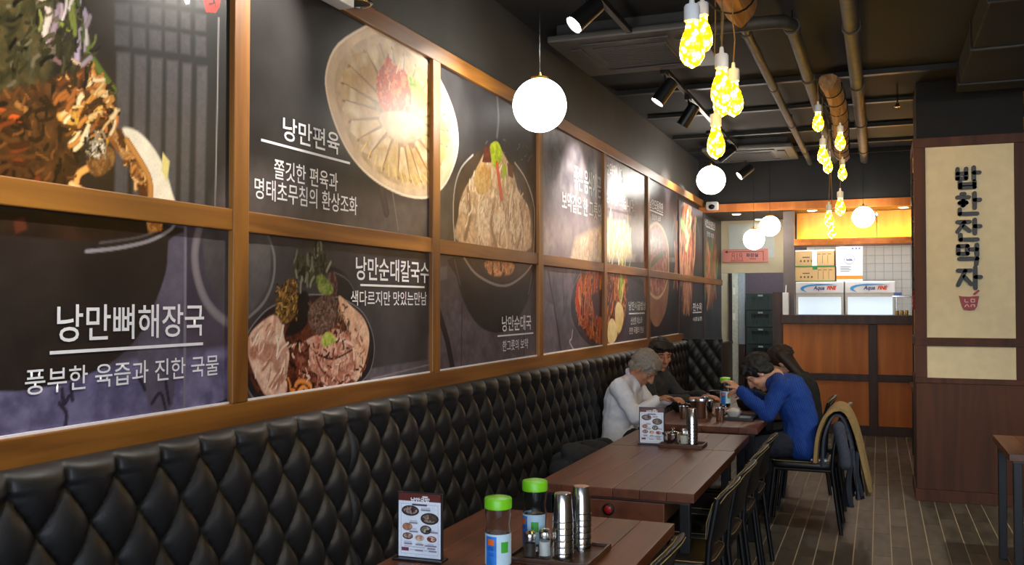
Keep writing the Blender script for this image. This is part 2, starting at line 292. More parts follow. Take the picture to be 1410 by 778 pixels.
ART = [
('f',[(1.441,2.359),(1.98,2.554),(2.061,2.241),(2.111,1.82),(1.45,1.759)],[(38,30,26),(60,46,36)],0.25,1,0.08,1),
('f',[(2.039,2.627),(2.092,2.643),(2.093,2.582),(2.04,2.568)],[(84,82,84),(72,70,72)],0.02,0.6,0.01,0),
('f',[(2.04,2.546),(2.093,2.561),(2.094,2.505),(2.041,2.491)],[(84,82,84),(72,70,72)],0.02,0.6,0.01,0),
('f',[(2.041,2.474),(2.094,2.487),(2.095,2.427),(2.042,2.415)],[(84,82,84),(72,70,72)],0.02,0.6,0.01,0),
('f',[(2.042,2.398),(2.095,2.41),(2.096,2.361),(2.042,2.351)],[(84,82,84),(72,70,72)],0.02,0.6,0.01,0),
('f',[(2.043,2.335),(2.096,2.346),(2.096,2.289),(2.043,2.279)],[(84,82,84),(72,70,72)],0.02,0.6,0.01,0),
('f',[(2.05,2.26),(2.101,2.27),(2.095,1.827),(2.047,1.823)],[(92,88,90),(80,78,80)],0.02,0.6,0.012,0),
('f',[(2.107,2.647),(2.157,2.661),(2.158,2.599),(2.108,2.586)],[(84,82,84),(72,70,72)],0.02,0.6,0.01,0),
('f',[(2.108,2.564),(2.158,2.577),(2.159,2.52),(2.109,2.508)],[(84,82,84),(72,70,72)],0.02,0.6,0.01,0),
('f',[(2.109,2.49),(2.159,2.502),(2.16,2.44),(2.11,2.43)],[(84,82,84),(72,70,72)],0.02,0.6,0.01,0),
('f',[(2.11,2.412),(2.16,2.423),(2.16,2.373),(2.111,2.364)],[(84,82,84),(72,70,72)],0.02,0.6,0.01,0),
('f',[(2.111,2.348),(2.161,2.357),(2.161,2.299),(2.112,2.291)],[(84,82,84),(72,70,72)],0.02,0.6,0.01,0),
('f',[(2.119,2.269),(2.166,2.278),(2.16,1.834),(2.115,1.829)],[(92,88,90),(80,78,80)],0.02,0.6,0.012,0),
('f',[(2.173,2.666),(2.222,2.68),(2.223,2.616),(2.174,2.603)],[(84,82,84),(72,70,72)],0.02,0.6,0.01,0),
('f',[(2.174,2.581),(2.223,2.594),(2.224,2.535),(2.175,2.523)],[(84,82,84),(72,70,72)],0.02,0.6,0.01,0),
('f',[(2.175,2.506),(2.224,2.517),(2.225,2.454),(2.175,2.443)],[(84,82,84),(72,70,72)],0.02,0.6,0.01,0),
('f',[(2.176,2.426),(2.225,2.436),(2.226,2.385),(2.176,2.376)],[(84,82,84),(72,70,72)],0.02,0.6,0.01,0),
('f',[(2.176,2.36),(2.226,2.369),(2.227,2.309),(2.177,2.301)],[(84,82,84),(72,70,72)],0.02,0.6,0.01,0),
('f',[(2.185,2.277),(2.232,2.286),(2.224,1.84),(2.18,1.836)],[(92,88,90),(80,78,80)],0.02,0.6,0.012,0),
('f',[(2.239,2.684),(2.289,2.698),(2.29,2.634),(2.24,2.62)],[(84,82,84),(72,70,72)],0.02,0.6,0.01,0),
('f',[(2.24,2.598),(2.29,2.611),(2.291,2.55),(2.24,2.539)],[(84,82,84),(72,70,72)],0.02,0.6,0.01,0),
('f',[(2.241,2.52),(2.291,2.532),(2.292,2.467),(2.241,2.457)],[(84,82,84),(72,70,72)],0.02,0.6,0.01,0),
('f',[(2.242,2.439),(2.292,2.449),(2.293,2.397),(2.242,2.388)],[(84,82,84),(72,70,72)],0.02,0.6,0.01,0),
('f',[(2.242,2.372),(2.293,2.381),(2.294,2.32),(2.243,2.312)],[(84,82,84),(72,70,72)],0.02,0.6,0.01,0),
('f',[(2.251,2.286),(2.299,2.294),(2.291,1.846),(2.246,1.842)],[(92,88,90),(80,78,80)],0.02,0.6,0.012,0),
('f',[(2.308,2.703),(2.35,2.714),(2.35,2.648),(2.309,2.638)],[(84,82,84),(72,70,72)],0.02,0.6,0.01,0),
('f',[(2.309,2.615),(2.351,2.625),(2.351,2.564),(2.309,2.555)],[(84,82,84),(72,70,72)],0.02,0.6,0.01,0),
('f',[(2.31,2.536),(2.352,2.545),(2.352,2.479),(2.31,2.471)],[(84,82,84),(72,70,72)],0.02,0.6,0.01,0),
('f',[(2.311,2.453),(2.352,2.46),(2.353,2.407),(2.311,2.401)],[(84,82,84),(72,70,72)],0.02,0.6,0.01,0),
('f',[(2.311,2.384),(2.353,2.39),(2.354,2.328),(2.312,2.323)],[(84,82,84),(72,70,72)],0.02,0.6,0.01,0),
('f',[(2.32,2.294),(2.36,2.301),(2.351,1.852),(2.315,1.848)],[(92,88,90),(80,78,80)],0.02,0.6,0.012,0),
('f',[(2.373,2.721),(2.424,2.735),(2.425,2.668),(2.374,2.655)],[(84,82,84),(72,70,72)],0.02,0.6,0.01,0),
('f',[(2.374,2.631),(2.425,2.643),(2.426,2.581),(2.375,2.569)],[(84,82,84),(72,70,72)],0.02,0.6,0.01,0),
('f',[(2.375,2.55),(2.426,2.561),(2.426,2.494),(2.376,2.484)],[(84,82,84),(72,70,72)],0.02,0.6,0.01,0),
('f',[(2.376,2.465),(2.427,2.475),(2.427,2.421),(2.376,2.412)],[(84,82,84),(72,70,72)],0.02,0.6,0.01,0),
('f',[(2.377,2.395),(2.427,2.403),(2.428,2.34),(2.377,2.332)],[(84,82,84),(72,70,72)],0.02,0.6,0.01,0),
('f',[(2.386,2.301),(2.434,2.31),(2.425,1.859),(2.38,1.855)],[(92,88,90),(80,78,80)],0.02,0.6,0.012,0),
('s',[(2.488,2.483),(2.485,2.246),(2.477,1.864)],(150,145,145),0.006,0.003,1),
('f',[(1.441,2.359),(1.801,2.489),(1.899,2.379),(1.952,2.28),(1.953,2.19),(1.853,2.112),(1.752,2.044),(1.447,1.958)],[(26,24,18),(46,44,26),(70,60,34)],0.05,1.5,0.012,1),
('f',[(1.725,2.084),(1.853,2.143),(1.953,2.19),(2.039,2.151),(2.052,2.052),(2.009,1.977),(1.915,1.947),(1.896,1.848),(1.449,1.798),(1.447,1.972)],[(46,26,14),(84,52,26),(62,38,20)],0.09,1.5,0.012,1),
('c',[(1.442,2.292),(1.879,2.437),(1.881,2.238),(1.76,2.13),(1.445,2.058)],60,0.05,0.012,60,[(60,58,40),(34,34,22),(84,78,60),(50,46,24)],3),
('s',[(1.784,2.344),(1.818,2.307),(1.804,2.249),(1.833,2.217)],(176,160,150),0.022,0.003,1),
('s',[(1.802,2.381),(1.836,2.344),(1.841,2.298),(1.819,2.229)],(132,112,120),0.018,0.003,1),
('s',[(1.855,2.382),(1.895,2.338),(1.92,2.321)],(92,96,40),0.02,0.003,1),
('s',[(1.879,2.405),(1.925,2.355),(1.941,2.31),(1.913,2.254),(1.91,2.204)],(168,150,170),0.02,0.003,1),
('s',[(1.936,2.276),(1.952,2.231),(1.984,2.198),(2.039,2.151)],(94,110,40),0.028,0.003,1),
('s',[(1.856,2.287),(1.886,2.275),(1.901,2.259)],(120,132,40),0.012,0.003,1),
('s',[(1.78,2.312),(1.795,2.277),(1.787,2.252)],(120,120,60),0.01,0.003,1),
('s',[(1.892,2.2),(1.943,2.188),(1.974,2.17)],(190,160,130),0.012,0.003,1),
('s',[(1.828,2.232),(1.819,2.198),(1.853,2.183)],(110,80,80),0.014,0.003,1),
('s',[(1.868,2.154),(1.903,2.122),(1.943,2.147),(1.964,2.127)],(196,140,80),0.016,0.003,1),
('s',[(1.859,2.042),(1.904,2.042),(1.954,2.092),(1.985,2.131)],(226,160,70),0.028,0.003,1),
('s',[(1.953,2.198),(1.974,2.162),(1.943,2.139)],(214,130,60),0.02,0.003,1),
('s',[(1.894,2.008),(1.955,2.051),(2.007,2.103),(2.034,2.125)],(236,178,80),0.02,0.003,1),
('s',[(1.903,2.058),(1.916,2.012),(1.904,1.986)],(200,150,60),0.014,0.003,1),
('s',[(2.007,2.077),(2.035,2.091),(2.046,2.068),(2.024,2.03)],(230,130,60),0.03,0.003,1),
('s',[(1.99,2.141),(2.018,2.121),(2.029,2.082)],(238,200,140),0.02,0.003,1),
('s',[(1.911,1.874),(1.921,1.899),(1.956,1.92)],(250,170,90),0.02,0.003,1),
('s',[(1.896,1.864),(1.931,1.852)],(255,200,130),0.024,0.003,1),
('s',[(1.674,2.018),(1.709,2.017),(1.735,2.011)],(190,80,30),0.022,0.003,1),
('s',[(1.726,2.047),(1.752,2.037)],(150,100,50),0.022,0.003,1),
('s',[(1.966,1.955),(1.998,1.976),(2.014,2.003)],(220,150,40),0.02,0.003,1),
('f',[(1.935,2.007),(1.986,2.032),(2.014,2.003),(2.009,1.961),(1.966,1.938),(1.94,1.967)],[(150,140,120),(60,50,40),(200,190,170)],0.012,2,0.008,1),
('f',[(1.946,1.935),(2.008,1.986),(2.047,1.975),(2.036,1.931),(1.978,1.898)],[(110,72,36),(150,104,56)],0.012,2,0.008,1),
('f',[(2.013,2.028),(2.063,2.045),(2.109,2.019),(2.169,1.949),(2.182,1.871),(2.146,1.858),(2.098,1.939),(2.041,1.991)],[(150,90,44),(206,150,90),(90,50,26)],0.03,2,0.01,1),
('c',[(1.725,2.084),(1.853,2.143),(1.953,2.19),(2.039,2.151),(2.052,2.052),(2.009,1.977),(1.915,1.947),(1.896,1.848),(1.449,1.798),(1.447,1.972)],420,0.035,0.01,None,[(48,29,16),(30,18,12),(82,50,26),(112,68,32),(24,16,12),(60,38,24)],31),
('c',[(1.824,2.152),(1.953,2.198),(2.045,2.144),(2.046,2.042),(2.008,1.994),(1.904,1.978)],120,0.045,0.012,40,[(196,128,58),(150,88,38),(90,50,24),(224,180,116),(60,34,18),(240,208,156)],32),
('c',[(1.441,2.325),(1.811,2.454),(1.951,2.33),(1.984,2.223),(1.953,2.166),(1.834,2.123),(1.446,2.025)],260,0.045,0.01,55,[(38,37,20),(18,16,10),(62,60,36),(88,80,60),(48,44,26),(14,12,8)],33),
('c',[(1.784,2.375),(1.899,2.412),(1.951,2.305),(1.995,2.208),(1.953,2.19),(1.901,2.267)],46,0.06,0.012,70,[(150,134,140),(196,184,180),(110,120,50),(70,84,30),(40,36,30)],34),
('c',[(2.052,2.035),(2.145,1.981),(2.188,1.881),(2.134,1.875),(2.087,1.955)],60,0.025,0.01,None,[(210,140,70),(120,66,30),(240,190,120),(90,50,24)],35),
('c',[(1.934,2.015),(2.013,2.028),(2.014,1.962),(1.946,1.943)],60,0.02,0.007,None,[(220,206,180),(60,50,40),(160,140,110),(30,24,20)],36),
('c',[(1.447,1.972),(1.726,2.024),(1.782,1.835),(1.449,1.798)],60,0.05,0.016,20,[(110,50,22),(60,30,16),(84,50,24)],37),
('f',[(2.074,2.047),(2.132,2.049),(2.193,2.014),(2.243,1.959),(2.276,1.89),(2.29,1.837),(2.183,1.827),(2.182,1.898),(2.157,1.947),(2.109,2.001)],[(250,236,206),(255,246,224)],0.08,0.5,0.008,1),
('s',[(2.092,2.016),(2.145,1.963),(2.182,1.915),(2.188,1.854)],(206,140,70),0.022,0.003,1),
('f',[(2.236,2.003),(2.266,1.98),(2.256,1.915),(2.231,1.948)],[(236,220,140)],0.1,0.1,0.005,0),
('f',[(2.405,2.536),(2.499,2.57),(2.492,2.523),(2.473,2.496),(2.427,2.486)],[(222,44,36)],0.1,0.1,0.003,0),
('s',[(2.426,2.529),(2.458,2.54),(2.464,2.525),(2.441,2.514)],(40,10,10),0.008,0.003,1),
('s',[(2.458,2.552),(2.473,2.517)],(40,10,10),0.008,0.003,1),
('f',[(2.321,2.498),(2.351,2.508),(2.348,2.488),(2.332,2.481)],[(240,240,240)],0.1,0.1,0.003,1),
('f',[(1.418,1.769),(2.045,1.812),(2.374,1.821),(2.55,1.836),(2.558,1.103),(1.425,1.255)],[(84,76,88),(66,60,72)],0.2,1,0.01,0),
('f',[(1.424,1.36),(1.894,1.357),(2.17,1.387),(2.555,1.4),(2.557,1.149),(1.426,1.224)],[(112,106,140),(92,86,118),(124,118,150)],0.1,1.4,0.03,0),
('f',[(2.251,1.789),(2.342,1.796),(2.287,1.244),(2.186,1.254),(2.142,1.459),(2.239,1.611)],[(104,96,112),(84,78,92)],0.1,1,0.008,1),
('f',[(1.418,1.761),(2.281,1.786),(2.264,1.738),(2.253,1.643),(2.197,1.529),(2.128,1.439),(2.025,1.376),(1.894,1.343),(1.764,1.329),(1.646,1.336),(1.424,1.353)],[(44,36,32),(52,44,40)],0.2,1,0.006,1),
('f',[(1.418,1.769),(2.208,1.786),(2.166,1.752),(1.947,1.718),(1.78,1.717),(1.418,1.716)],[(56,36,26),(40,28,22)],0.1,1.4,0.008,1),
('s',[(1.948,1.69),(2.059,1.705),(2.18,1.732),(2.266,1.769),(2.293,1.795)],(150,142,146),0.012,0.003,1),
('s',[(1.996,1.716),(2.138,1.74),(2.237,1.772)],(90,80,80),0.008,0.003,1),
('f',[(2.172,1.788),(2.237,1.788),(2.234,1.767),(2.18,1.755)],[(230,130,50),(250,190,110)],0.015,2,0.006,1),
('f',[(1.717,1.756),(1.748,1.767),(1.758,1.737),(1.723,1.722)],[(90,44,30)],0.03,1,0.008,1),
('s',[(2.414,1.813),(2.383,1.723),(2.392,1.636),(2.442,1.549),(2.527,1.492),(2.617,1.473)],(126,118,124),0.036,0.006,1),
('f',[(2.439,1.804),(2.651,1.809),(2.654,1.49),(2.527,1.526),(2.449,1.616),(2.423,1.714)],[(70,66,70),(86,82,84)],0.1,1,0.01,1),
('s',[(2.338,1.796),(2.339,1.239)],(128,120,134),0.012,0.003,1),
('s',[(1.871,1.322),(1.878,1.285),(1.894,1.302)],(52,46,60),0.012,0.003,1),
('s',[(1.863,1.286),(1.886,1.257),(1.882,1.221)],(52,46,60),0.012,0.003,1),
('s',[(2.2,1.253),(2.235,1.28),(2.258,1.226)],(52,46,60),0.012,0.003,1),
('s',[(2.257,1.31),(2.272,1.246)],(52,46,60),0.012,0.003,1),
('s',[(1.9,1.333),(1.906,1.291)],(52,46,60),0.012,0.003,1),
('s',[(2.143,1.339),(2.171,1.296)],(52,46,60),0.012,0.003,1),
('s',[(2.539,1.23),(2.513,1.222),(2.445,1.215)],(52,46,60),0.012,0.003,1),
('f',[(4.136,3.012),(5.583,3.442),(5.58,1.858),(4.141,1.788)],[(50,48,50),(62,60,62)],0.2,1,0.01,0),
('f',[(4.139,2.173),(5.581,2.273),(5.58,1.841),(4.141,1.775)],[(92,86,84),(70,64,64)],0.15,1,0.1,1),
('f',[(4.054,2.067),(4.221,2.152),(4.345,2.305),(4.355,2.429),(4.29,2.539),(4.151,2.645)],[(222,188,140),(206,166,120)],0.1,0.6,0.004,0),
('s',[(4.054,2.067),(4.221,2.152),(4.345,2.305),(4.355,2.429),(4.29,2.539),(4.151,2.645)],(236,214,190),0.018,0.003,1),
('s',[(4.89,2.729),(4.913,2.599),(4.89,2.491)],(112,108,110),0.03,0.01,1),
('c',[(4.694,2.459),(5.485,2.573),(5.533,2.449),(4.731,2.349)],40,0.04,0.006,20,[(120,116,116),(34,32,34),(90,86,88)],11),
('f',[(4.323,1.804),(4.297,1.968),(4.338,2.132),(4.484,2.286),(4.768,2.413),(5.126,2.391),(5.345,2.294),(5.508,2.133),(5.522,1.863)],[(52,42,38),(80,62,50)],0.1,1,0.01,1),
('s',[(4.339,1.804),(4.307,1.969),(4.322,2.13),(4.402,2.247),(4.553,2.337)],(190,182,176),0.012,0.003,1),
('s',[(5.168,2.382),(5.368,2.297),(5.508,2.133),(5.493,1.862)],(196,188,182),0.012,0.003,1),
('f',[(4.419,2.114),(4.587,2.258),(4.712,2.375),(4.844,2.447),(5.001,2.404),(5.147,2.316),(5.233,2.218),(5.4,2.139),(5.437,2.013),(5.354,1.863),(4.403,1.855),(4.37,2.001)],[(214,180,140),(190,150,108),(232,204,170)],0.06,1.8,0.01,1),
('s',[(4.485,2.148),(4.519,2.014),(4.452,1.885)],(150,108,72),0.03,0.01,1),
('s',[(4.658,2.196),(4.623,2.023),(4.695,1.886)],(236,210,176),0.03,0.01,1),
('s',[(4.844,2.101),(4.806,1.981),(4.883,1.868)],(150,108,72),0.03,0.01,1),
('s',[(5.126,2.221),(5.084,2.063),(5.168,1.915)],(236,210,176),0.03,0.01,1),
('s',[(5.255,2.141),(5.3,2.019),(5.211,1.887)],(150,108,72),0.03,0.01,1),
('s',[(5.002,1.996),(5.042,1.877),(4.961,1.843)],(236,210,176),0.03,0.01,1),
('c',[(4.419,2.114),(4.712,2.375),(5.001,2.404),(5.4,2.139),(5.354,1.863),(4.403,1.855)],160,0.06,0.014,70,[(236,208,170),(196,156,116),(160,116,80),(246,228,200),(214,176,136)],45),
('f',[(4.676,2.313),(4.712,2.397),(4.824,2.444),(4.806,2.331)],[(120,56,36),(80,30,26)],0.03,1,0.006,1),
('f',[(5.042,2.364),(5.134,2.361),(5.147,2.285),(5.063,2.29)],[(110,60,40)],0.03,1,0.006,1),
('f',[(4.57,2.228),(4.658,2.31),(4.787,2.299),(4.787,2.183),(4.623,2.136)],[(206,166,104),(180,130,70)],0.03,1.5,0.006,1),
('f',[(4.787,2.416),(4.89,2.464),(4.969,2.414),(4.941,2.35),(4.844,2.31)],[(196,206,40),(150,170,30)],0.03,1.5,0.004,1),
('f',[(4.969,2.339),(5.034,2.355),(5.042,2.303),(4.981,2.25)],[(180,190,50)],0.03,1,0.004,1),
('s',[(4.89,2.335),(4.921,2.243),(4.961,2.15)],(216,84,56),0.04,0.003,1),
('f',[(2.61,2.886),(4.074,3.462),(4.081,1.889),(2.621,1.787)],[(50,48,48),(40,38,38)],0.3,1,0.01,0),
('f',[(2.619,2.01),(3.361,2.011),(4.054,2.031),(4.081,1.874),(2.621,1.777)],[(84,76,76),(96,88,86)],0.15,1,0.1,1),
('s',[(3.573,2.035),(3.613,1.948)],(70,62,62),0.05,0.003,1),
('s',[(3.667,2.045),(3.723,1.877)],(120,110,110),0.01,0.003,1),
('f',[(3.454,2.726),(3.219,2.583),(3.133,2.455),(3.144,2.351),(3.221,2.235),(3.336,2.144),(3.508,2.079),(3.722,2.045),(3.897,2.043),(4.054,2.067),(4.221,2.152),(4.345,2.305),(4.355,2.429),(4.29,2.539),(4.151,2.645),(3.956,2.716),(3.776,2.747),(3.609,2.752)],[(226,200,166),(206,176,142)],0.2,1,0.004,1),
('s',[(3.454,2.726),(3.219,2.583),(3.133,2.455),(3.144,2.351),(3.221,2.235),(3.336,2.144),(3.508,2.079),(3.722,2.045),(3.897,2.043),(4.054,2.067),(4.221,2.152),(4.345,2.305),(4.355,2.429),(4.29,2.539),(4.151,2.645),(3.956,2.716),(3.776,2.747),(3.609,2.752),(3.454,2.726)],(236,214,190),0.016,0.003,1),
('f',[(3.483,2.692),(3.271,2.564),(3.194,2.448),(3.204,2.355),(3.273,2.25),(3.377,2.169),(3.532,2.11),(3.724,2.079),(3.882,2.078),(4.023,2.099),(4.173,2.176),(4.285,2.313),(4.294,2.425),(4.235,2.524),(4.11,2.619),(3.935,2.683),(3.773,2.711),(3.622,2.716)],[(190,158,118),(214,186,148)],0.1,1.4,0.01,1),
('f',[(3.512,2.659),(3.324,2.544),(3.255,2.442),(3.264,2.359),(3.326,2.266),(3.418,2.193),(3.555,2.141),(3.726,2.114),(3.866,2.112),(3.992,2.132),(4.126,2.2),(4.225,2.322),(4.233,2.421),(4.181,2.509),(4.07,2.594),(3.914,2.651),(3.77,2.676),(3.636,2.68)],[(150,116,78),(180,146,100)],0.03,1.5,0.008,1),
('f',[(3.659,2.506),(3.625,2.492),(3.438,2.613),(3.495,2.679),(3.566,2.66)],[(226,202,150),(190,152,98),(238,220,182)],0.09,0.7,0.004,0),
('s',[(3.618,2.487),(3.514,2.557),(3.416,2.611)],(146,108,66),0.009,0.003,1),
('f',[(3.579,2.489),(3.537,2.462),(3.309,2.522),(3.329,2.578),(3.44,2.605)],[(226,202,150),(190,152,98),(238,220,182)],0.09,0.7,0.004,0),
('s',[(3.534,2.457),(3.418,2.489),(3.293,2.518)],(146,108,66),0.009,0.003,1),
('f',[(3.554,2.439),(3.539,2.417),(3.255,2.439),(3.245,2.486),(3.318,2.516)],[(226,202,150),(190,152,98),(238,220,182)],0.09,0.7,0.004,0),
('s',[(3.537,2.413),(3.378,2.427),(3.244,2.434)],(146,108,66),0.009,0.003,1),
('f',[(3.507,2.407),(3.509,2.386),(3.263,2.371),(3.223,2.405),(3.268,2.436)],[(226,202,150),(190,152,98),(238,220,182)],0.09,0.7,0.004,0),
('s',[(3.509,2.383),(3.383,2.376),(3.251,2.365)],(146,108,66),0.009,0.003,1),
('f',[(3.541,2.376),(3.554,2.356),(3.305,2.297),(3.246,2.329),(3.275,2.369)],[(226,202,150),(190,152,98),(238,220,182)],0.09,0.7,0.004,0),
('s',[(3.556,2.352),(3.415,2.32),(3.299,2.287)],(146,108,66),0.009,0.003,1),
('f',[(3.535,2.337),(3.555,2.317),(3.37,2.23),(3.303,2.25),(3.318,2.297)],[(226,202,150),(190,152,98),(238,220,182)],0.09,0.7,0.004,0),
('s',[(3.559,2.314),(3.464,2.27),(3.368,2.221)],(146,108,66),0.009,0.003,1),
('f',[(3.592,2.317),(3.615,2.303),(3.46,2.177),(3.384,2.186),(3.382,2.233)],[(226,202,150),(190,152,98),(238,220,182)],0.09,0.7,0.004,0),
('s',[(3.62,2.301),(3.531,2.23),(3.463,2.168)],(146,108,66),0.009,0.003,1),
('f',[(3.617,2.282),(3.651,2.269),(3.576,2.138),(3.501,2.138),(3.47,2.181)],[(226,202,150),(190,152,98),(238,220,182)],0.09,0.7,0.004,0),
('s',[(3.658,2.268),(3.618,2.201),(3.585,2.129)],(146,108,66),0.009,0.003,1),
('f',[(3.685,2.281),(3.722,2.275),(3.716,2.116),(3.641,2.107),(3.585,2.143)],[(226,202,150),(190,152,98),(238,220,182)],0.09,0.7,0.004,0),
('s',[(3.728,2.274),(3.723,2.184),(3.728,2.107)],(146,108,66),0.009,0.003,1),
('f',[(3.743,2.255),(3.777,2.255),(3.833,2.113),(3.78,2.093),(3.721,2.122)],[(226,202,150),(190,152,98),(238,220,182)],0.09,0.7,0.004,0),
('s',[(3.784,2.255),(3.811,2.182),(3.845,2.106)],(146,108,66),0.009,0.003,1),
('f',[(3.792,2.272),(3.819,2.275),(3.939,2.123),(3.9,2.095),(3.834,2.12)],[(226,202,150),(190,152,98),(238,220,182)],0.09,0.7,0.004,0),
('s',[(3.824,2.276),(3.89,2.19),(3.953,2.118)],(146,108,66),0.009,0.003,1),
('f',[(3.849,2.261),(3.881,2.272),(4.045,2.158),(4.011,2.112),(3.937,2.131)],[(226,202,150),(190,152,98),(238,220,182)],0.09,0.7,0.004,0),
('s',[(3.887,2.275),(3.97,2.216),(4.062,2.158)],(146,108,66),0.009,0.003,1),
('f',[(3.882,2.296),(3.909,2.312),(4.147,2.226),(4.128,2.172),(4.041,2.166)],[(226,202,150),(190,152,98),(238,220,182)],0.09,0.7,0.004,0),
('s',[(3.913,2.317),(4.046,2.267),(4.164,2.231)],(146,108,66),0.009,0.003,1),
('f',[(3.949,2.32),(3.973,2.35),(4.225,2.325),(4.222,2.269),(4.139,2.233)],[(226,202,150),(190,152,98),(238,220,182)],0.09,0.7,0.004,0),
('s',[(3.977,2.355),(4.105,2.341),(4.238,2.331)],(146,108,66),0.009,0.003,1),
('f',[(3.949,2.369),(3.951,2.391),(4.232,2.406),(4.265,2.365),(4.213,2.329)],[(226,202,150),(190,152,98),(238,220,182)],0.09,0.7,0.004,0),
('s',[(3.951,2.394),(4.11,2.402),(4.244,2.414)],(146,108,66),0.009,0.003,1),
('f',[(3.982,2.406),(3.969,2.427),(4.198,2.48),(4.254,2.449),(4.22,2.408)],[(226,202,150),(190,152,98),(238,220,182)],0.09,0.7,0.004,0),
('s',[(3.967,2.431),(4.084,2.457),(4.206,2.489)],(146,108,66),0.009,0.003,1),
('f',[(3.933,2.434),(3.913,2.453),(4.127,2.55),(4.203,2.526),(4.185,2.48)],[(226,202,150),(190,152,98),(238,220,182)],0.09,0.7,0.004,0),
('s',[(3.909,2.456),(4.031,2.51),(4.128,2.561)],(146,108,66),0.009,0.003,1),
('f',[(3.921,2.475),(3.89,2.494),(4.022,2.611),(4.105,2.601),(4.114,2.549)],[(226,202,150),(190,152,98),(238,220,182)],0.09,0.7,0.004,0),
('s',[(3.884,2.496),(3.952,2.556),(4.017,2.621)],(146,108,66),0.009,0.003,1),
('f',[(3.851,2.488),(3.817,2.5),(3.896,2.654),(3.972,2.654),(4.011,2.607)],[(226,202,150),(190,152,98),(238,220,182)],0.09,0.7,0.004,0),
('s',[(3.812,2.501),(3.858,2.588),(3.889,2.662)],(146,108,66),0.009,0.003,1),
('f',[(3.806,2.52),(3.771,2.527),(3.778,2.674),(3.842,2.685),(3.888,2.648)],[(226,202,150),(190,152,98),(238,220,182)],0.09,0.7,0.004,0),
('s',[(3.764,2.528),(3.77,2.603),(3.768,2.683)],(146,108,66),0.009,0.003,1),
('f',[(3.749,2.511),(3.72,2.512),(3.668,2.679),(3.719,2.699),(3.773,2.668)],[(226,202,150),(190,152,98),(238,220,182)],0.09,0.7,0.004,0),
('s',[(3.715,2.512),(3.687,2.606),(3.656,2.686)],(146,108,66),0.009,0.003,1),
('f',[(3.696,2.531),(3.665,2.527),(3.564,2.668),(3.604,2.697),(3.667,2.671)],[(226,202,150),(190,152,98),(238,220,182)],0.09,0.7,0.004,0),
('s',[(3.66,2.526),(3.609,2.598),(3.551,2.673)],(146,108,66),0.009,0.003,1),
('s',[(3.439,2.222),(3.398,2.181)],(246,210,130),0.008,0.003,1),
('s',[(3.48,2.202),(3.453,2.16)],(246,210,130),0.008,0.003,1),
('s',[(3.527,2.184),(3.508,2.139)],(246,210,130),0.008,0.003,1),
('s',[(3.573,2.166),(3.568,2.122)],(246,210,130),0.008,0.003,1),
('s',[(3.631,2.157),(3.637,2.111)],(246,210,130),0.008,0.003,1),
('s',[(3.69,2.148),(3.706,2.1)],(246,210,130),0.008,0.003,1),
('s',[(3.744,2.141),(3.766,2.096)],(246,210,130),0.008,0.003,1),
('s',[(3.792,2.141),(3.822,2.096)],(246,210,130),0.008,0.003,1),
('s',[(3.84,2.14),(3.878,2.096)],(246,210,130),0.008,0.003,1),
('s',[(3.884,2.145),(3.928,2.103)],(246,210,130),0.008,0.003,1),
('s',[(3.926,2.151),(3.979,2.111)],(246,210,130),0.008,0.003,1),
('s',[(3.969,2.158),(4.03,2.127)],(246,210,130),0.008,0.003,1),
('s',[(4.015,2.182),(4.084,2.154)],(246,210,130),0.008,0.003,1),
('s',[(4.06,2.205),(4.138,2.182)],(246,210,130),0.008,0.003,1),
('f',[(3.518,2.505),(3.583,2.598),(3.623,2.634),(3.705,2.614),(3.805,2.596),(3.85,2.495),(3.778,2.385),(3.665,2.364),(3.558,2.41)],[(206,84,36),(160,50,22),(230,140,90)],0.02,2,0.01,1),
('c',[(3.531,2.495),(3.623,2.627),(3.805,2.61),(3.835,2.478),(3.665,2.378)],30,0.05,0.012,70,[(220,90,40),(190,60,26),(240,170,120),(230,120,60)],5),
('f',[(3.805,2.596),(3.925,2.581),(4.004,2.527),(3.957,2.46),(3.865,2.498)],[(120,140,50),(160,180,80)],0.02,2,0.012,1),
('f',[(3.558,2.371),(3.836,2.423),(4.02,2.372),(3.778,2.276),(3.611,2.302)],[(206,178,134),(180,148,106)],0.04,1,0.012,1),
('f',[(2.626,1.796),(4.061,1.814),(4.064,1.183),(2.632,1.206)],[(74,69,72),(62,58,60)],0.2,1,0.01,0),
('f',[(3.445,1.272),(4.064,1.28),(4.064,1.171),(3.445,1.188)],[(104,96,104),(88,80,90)],0.1,1,0.008,1),
('s',[(3.487,1.227),(4.064,1.256)],(134,126,134),0.008,0.003,1),
('s',[(2.76,1.788),(2.798,1.718),(2.791,1.628),(2.734,1.548),(2.629,1.488)],(120,116,116),0.014,0.003,1),
('f',[(2.626,1.787),(2.753,1.787),(2.776,1.717),(2.769,1.628),(2.719,1.565),(2.629,1.513)],[(86,82,84),(98,94,94)],0.1,1,0.01,1),
('f',[(3.151,1.685),(3.263,1.674),(3.341,1.609),(3.402,1.547),(3.322,1.527),(3.189,1.587)],[(44,40,40)],0.1,1,0.01,1),
('s',[(3.188,1.672),(3.302,1.639),(3.381,1.558)],(96,90,92),0.006,0.003,1),
('f',[(2.624,1.36),(2.644,1.436),(2.706,1.495),(2.792,1.539),(2.963,1.576),(3.189,1.577),(3.382,1.526),(3.475,1.451),(3.512,1.364),(3.482,1.27),(3.384,1.214),(3.173,1.171),(2.935,1.157),(2.737,1.196),(2.652,1.256)],[(34,30,32),(44,40,42)],0.1,1,0.005,1),
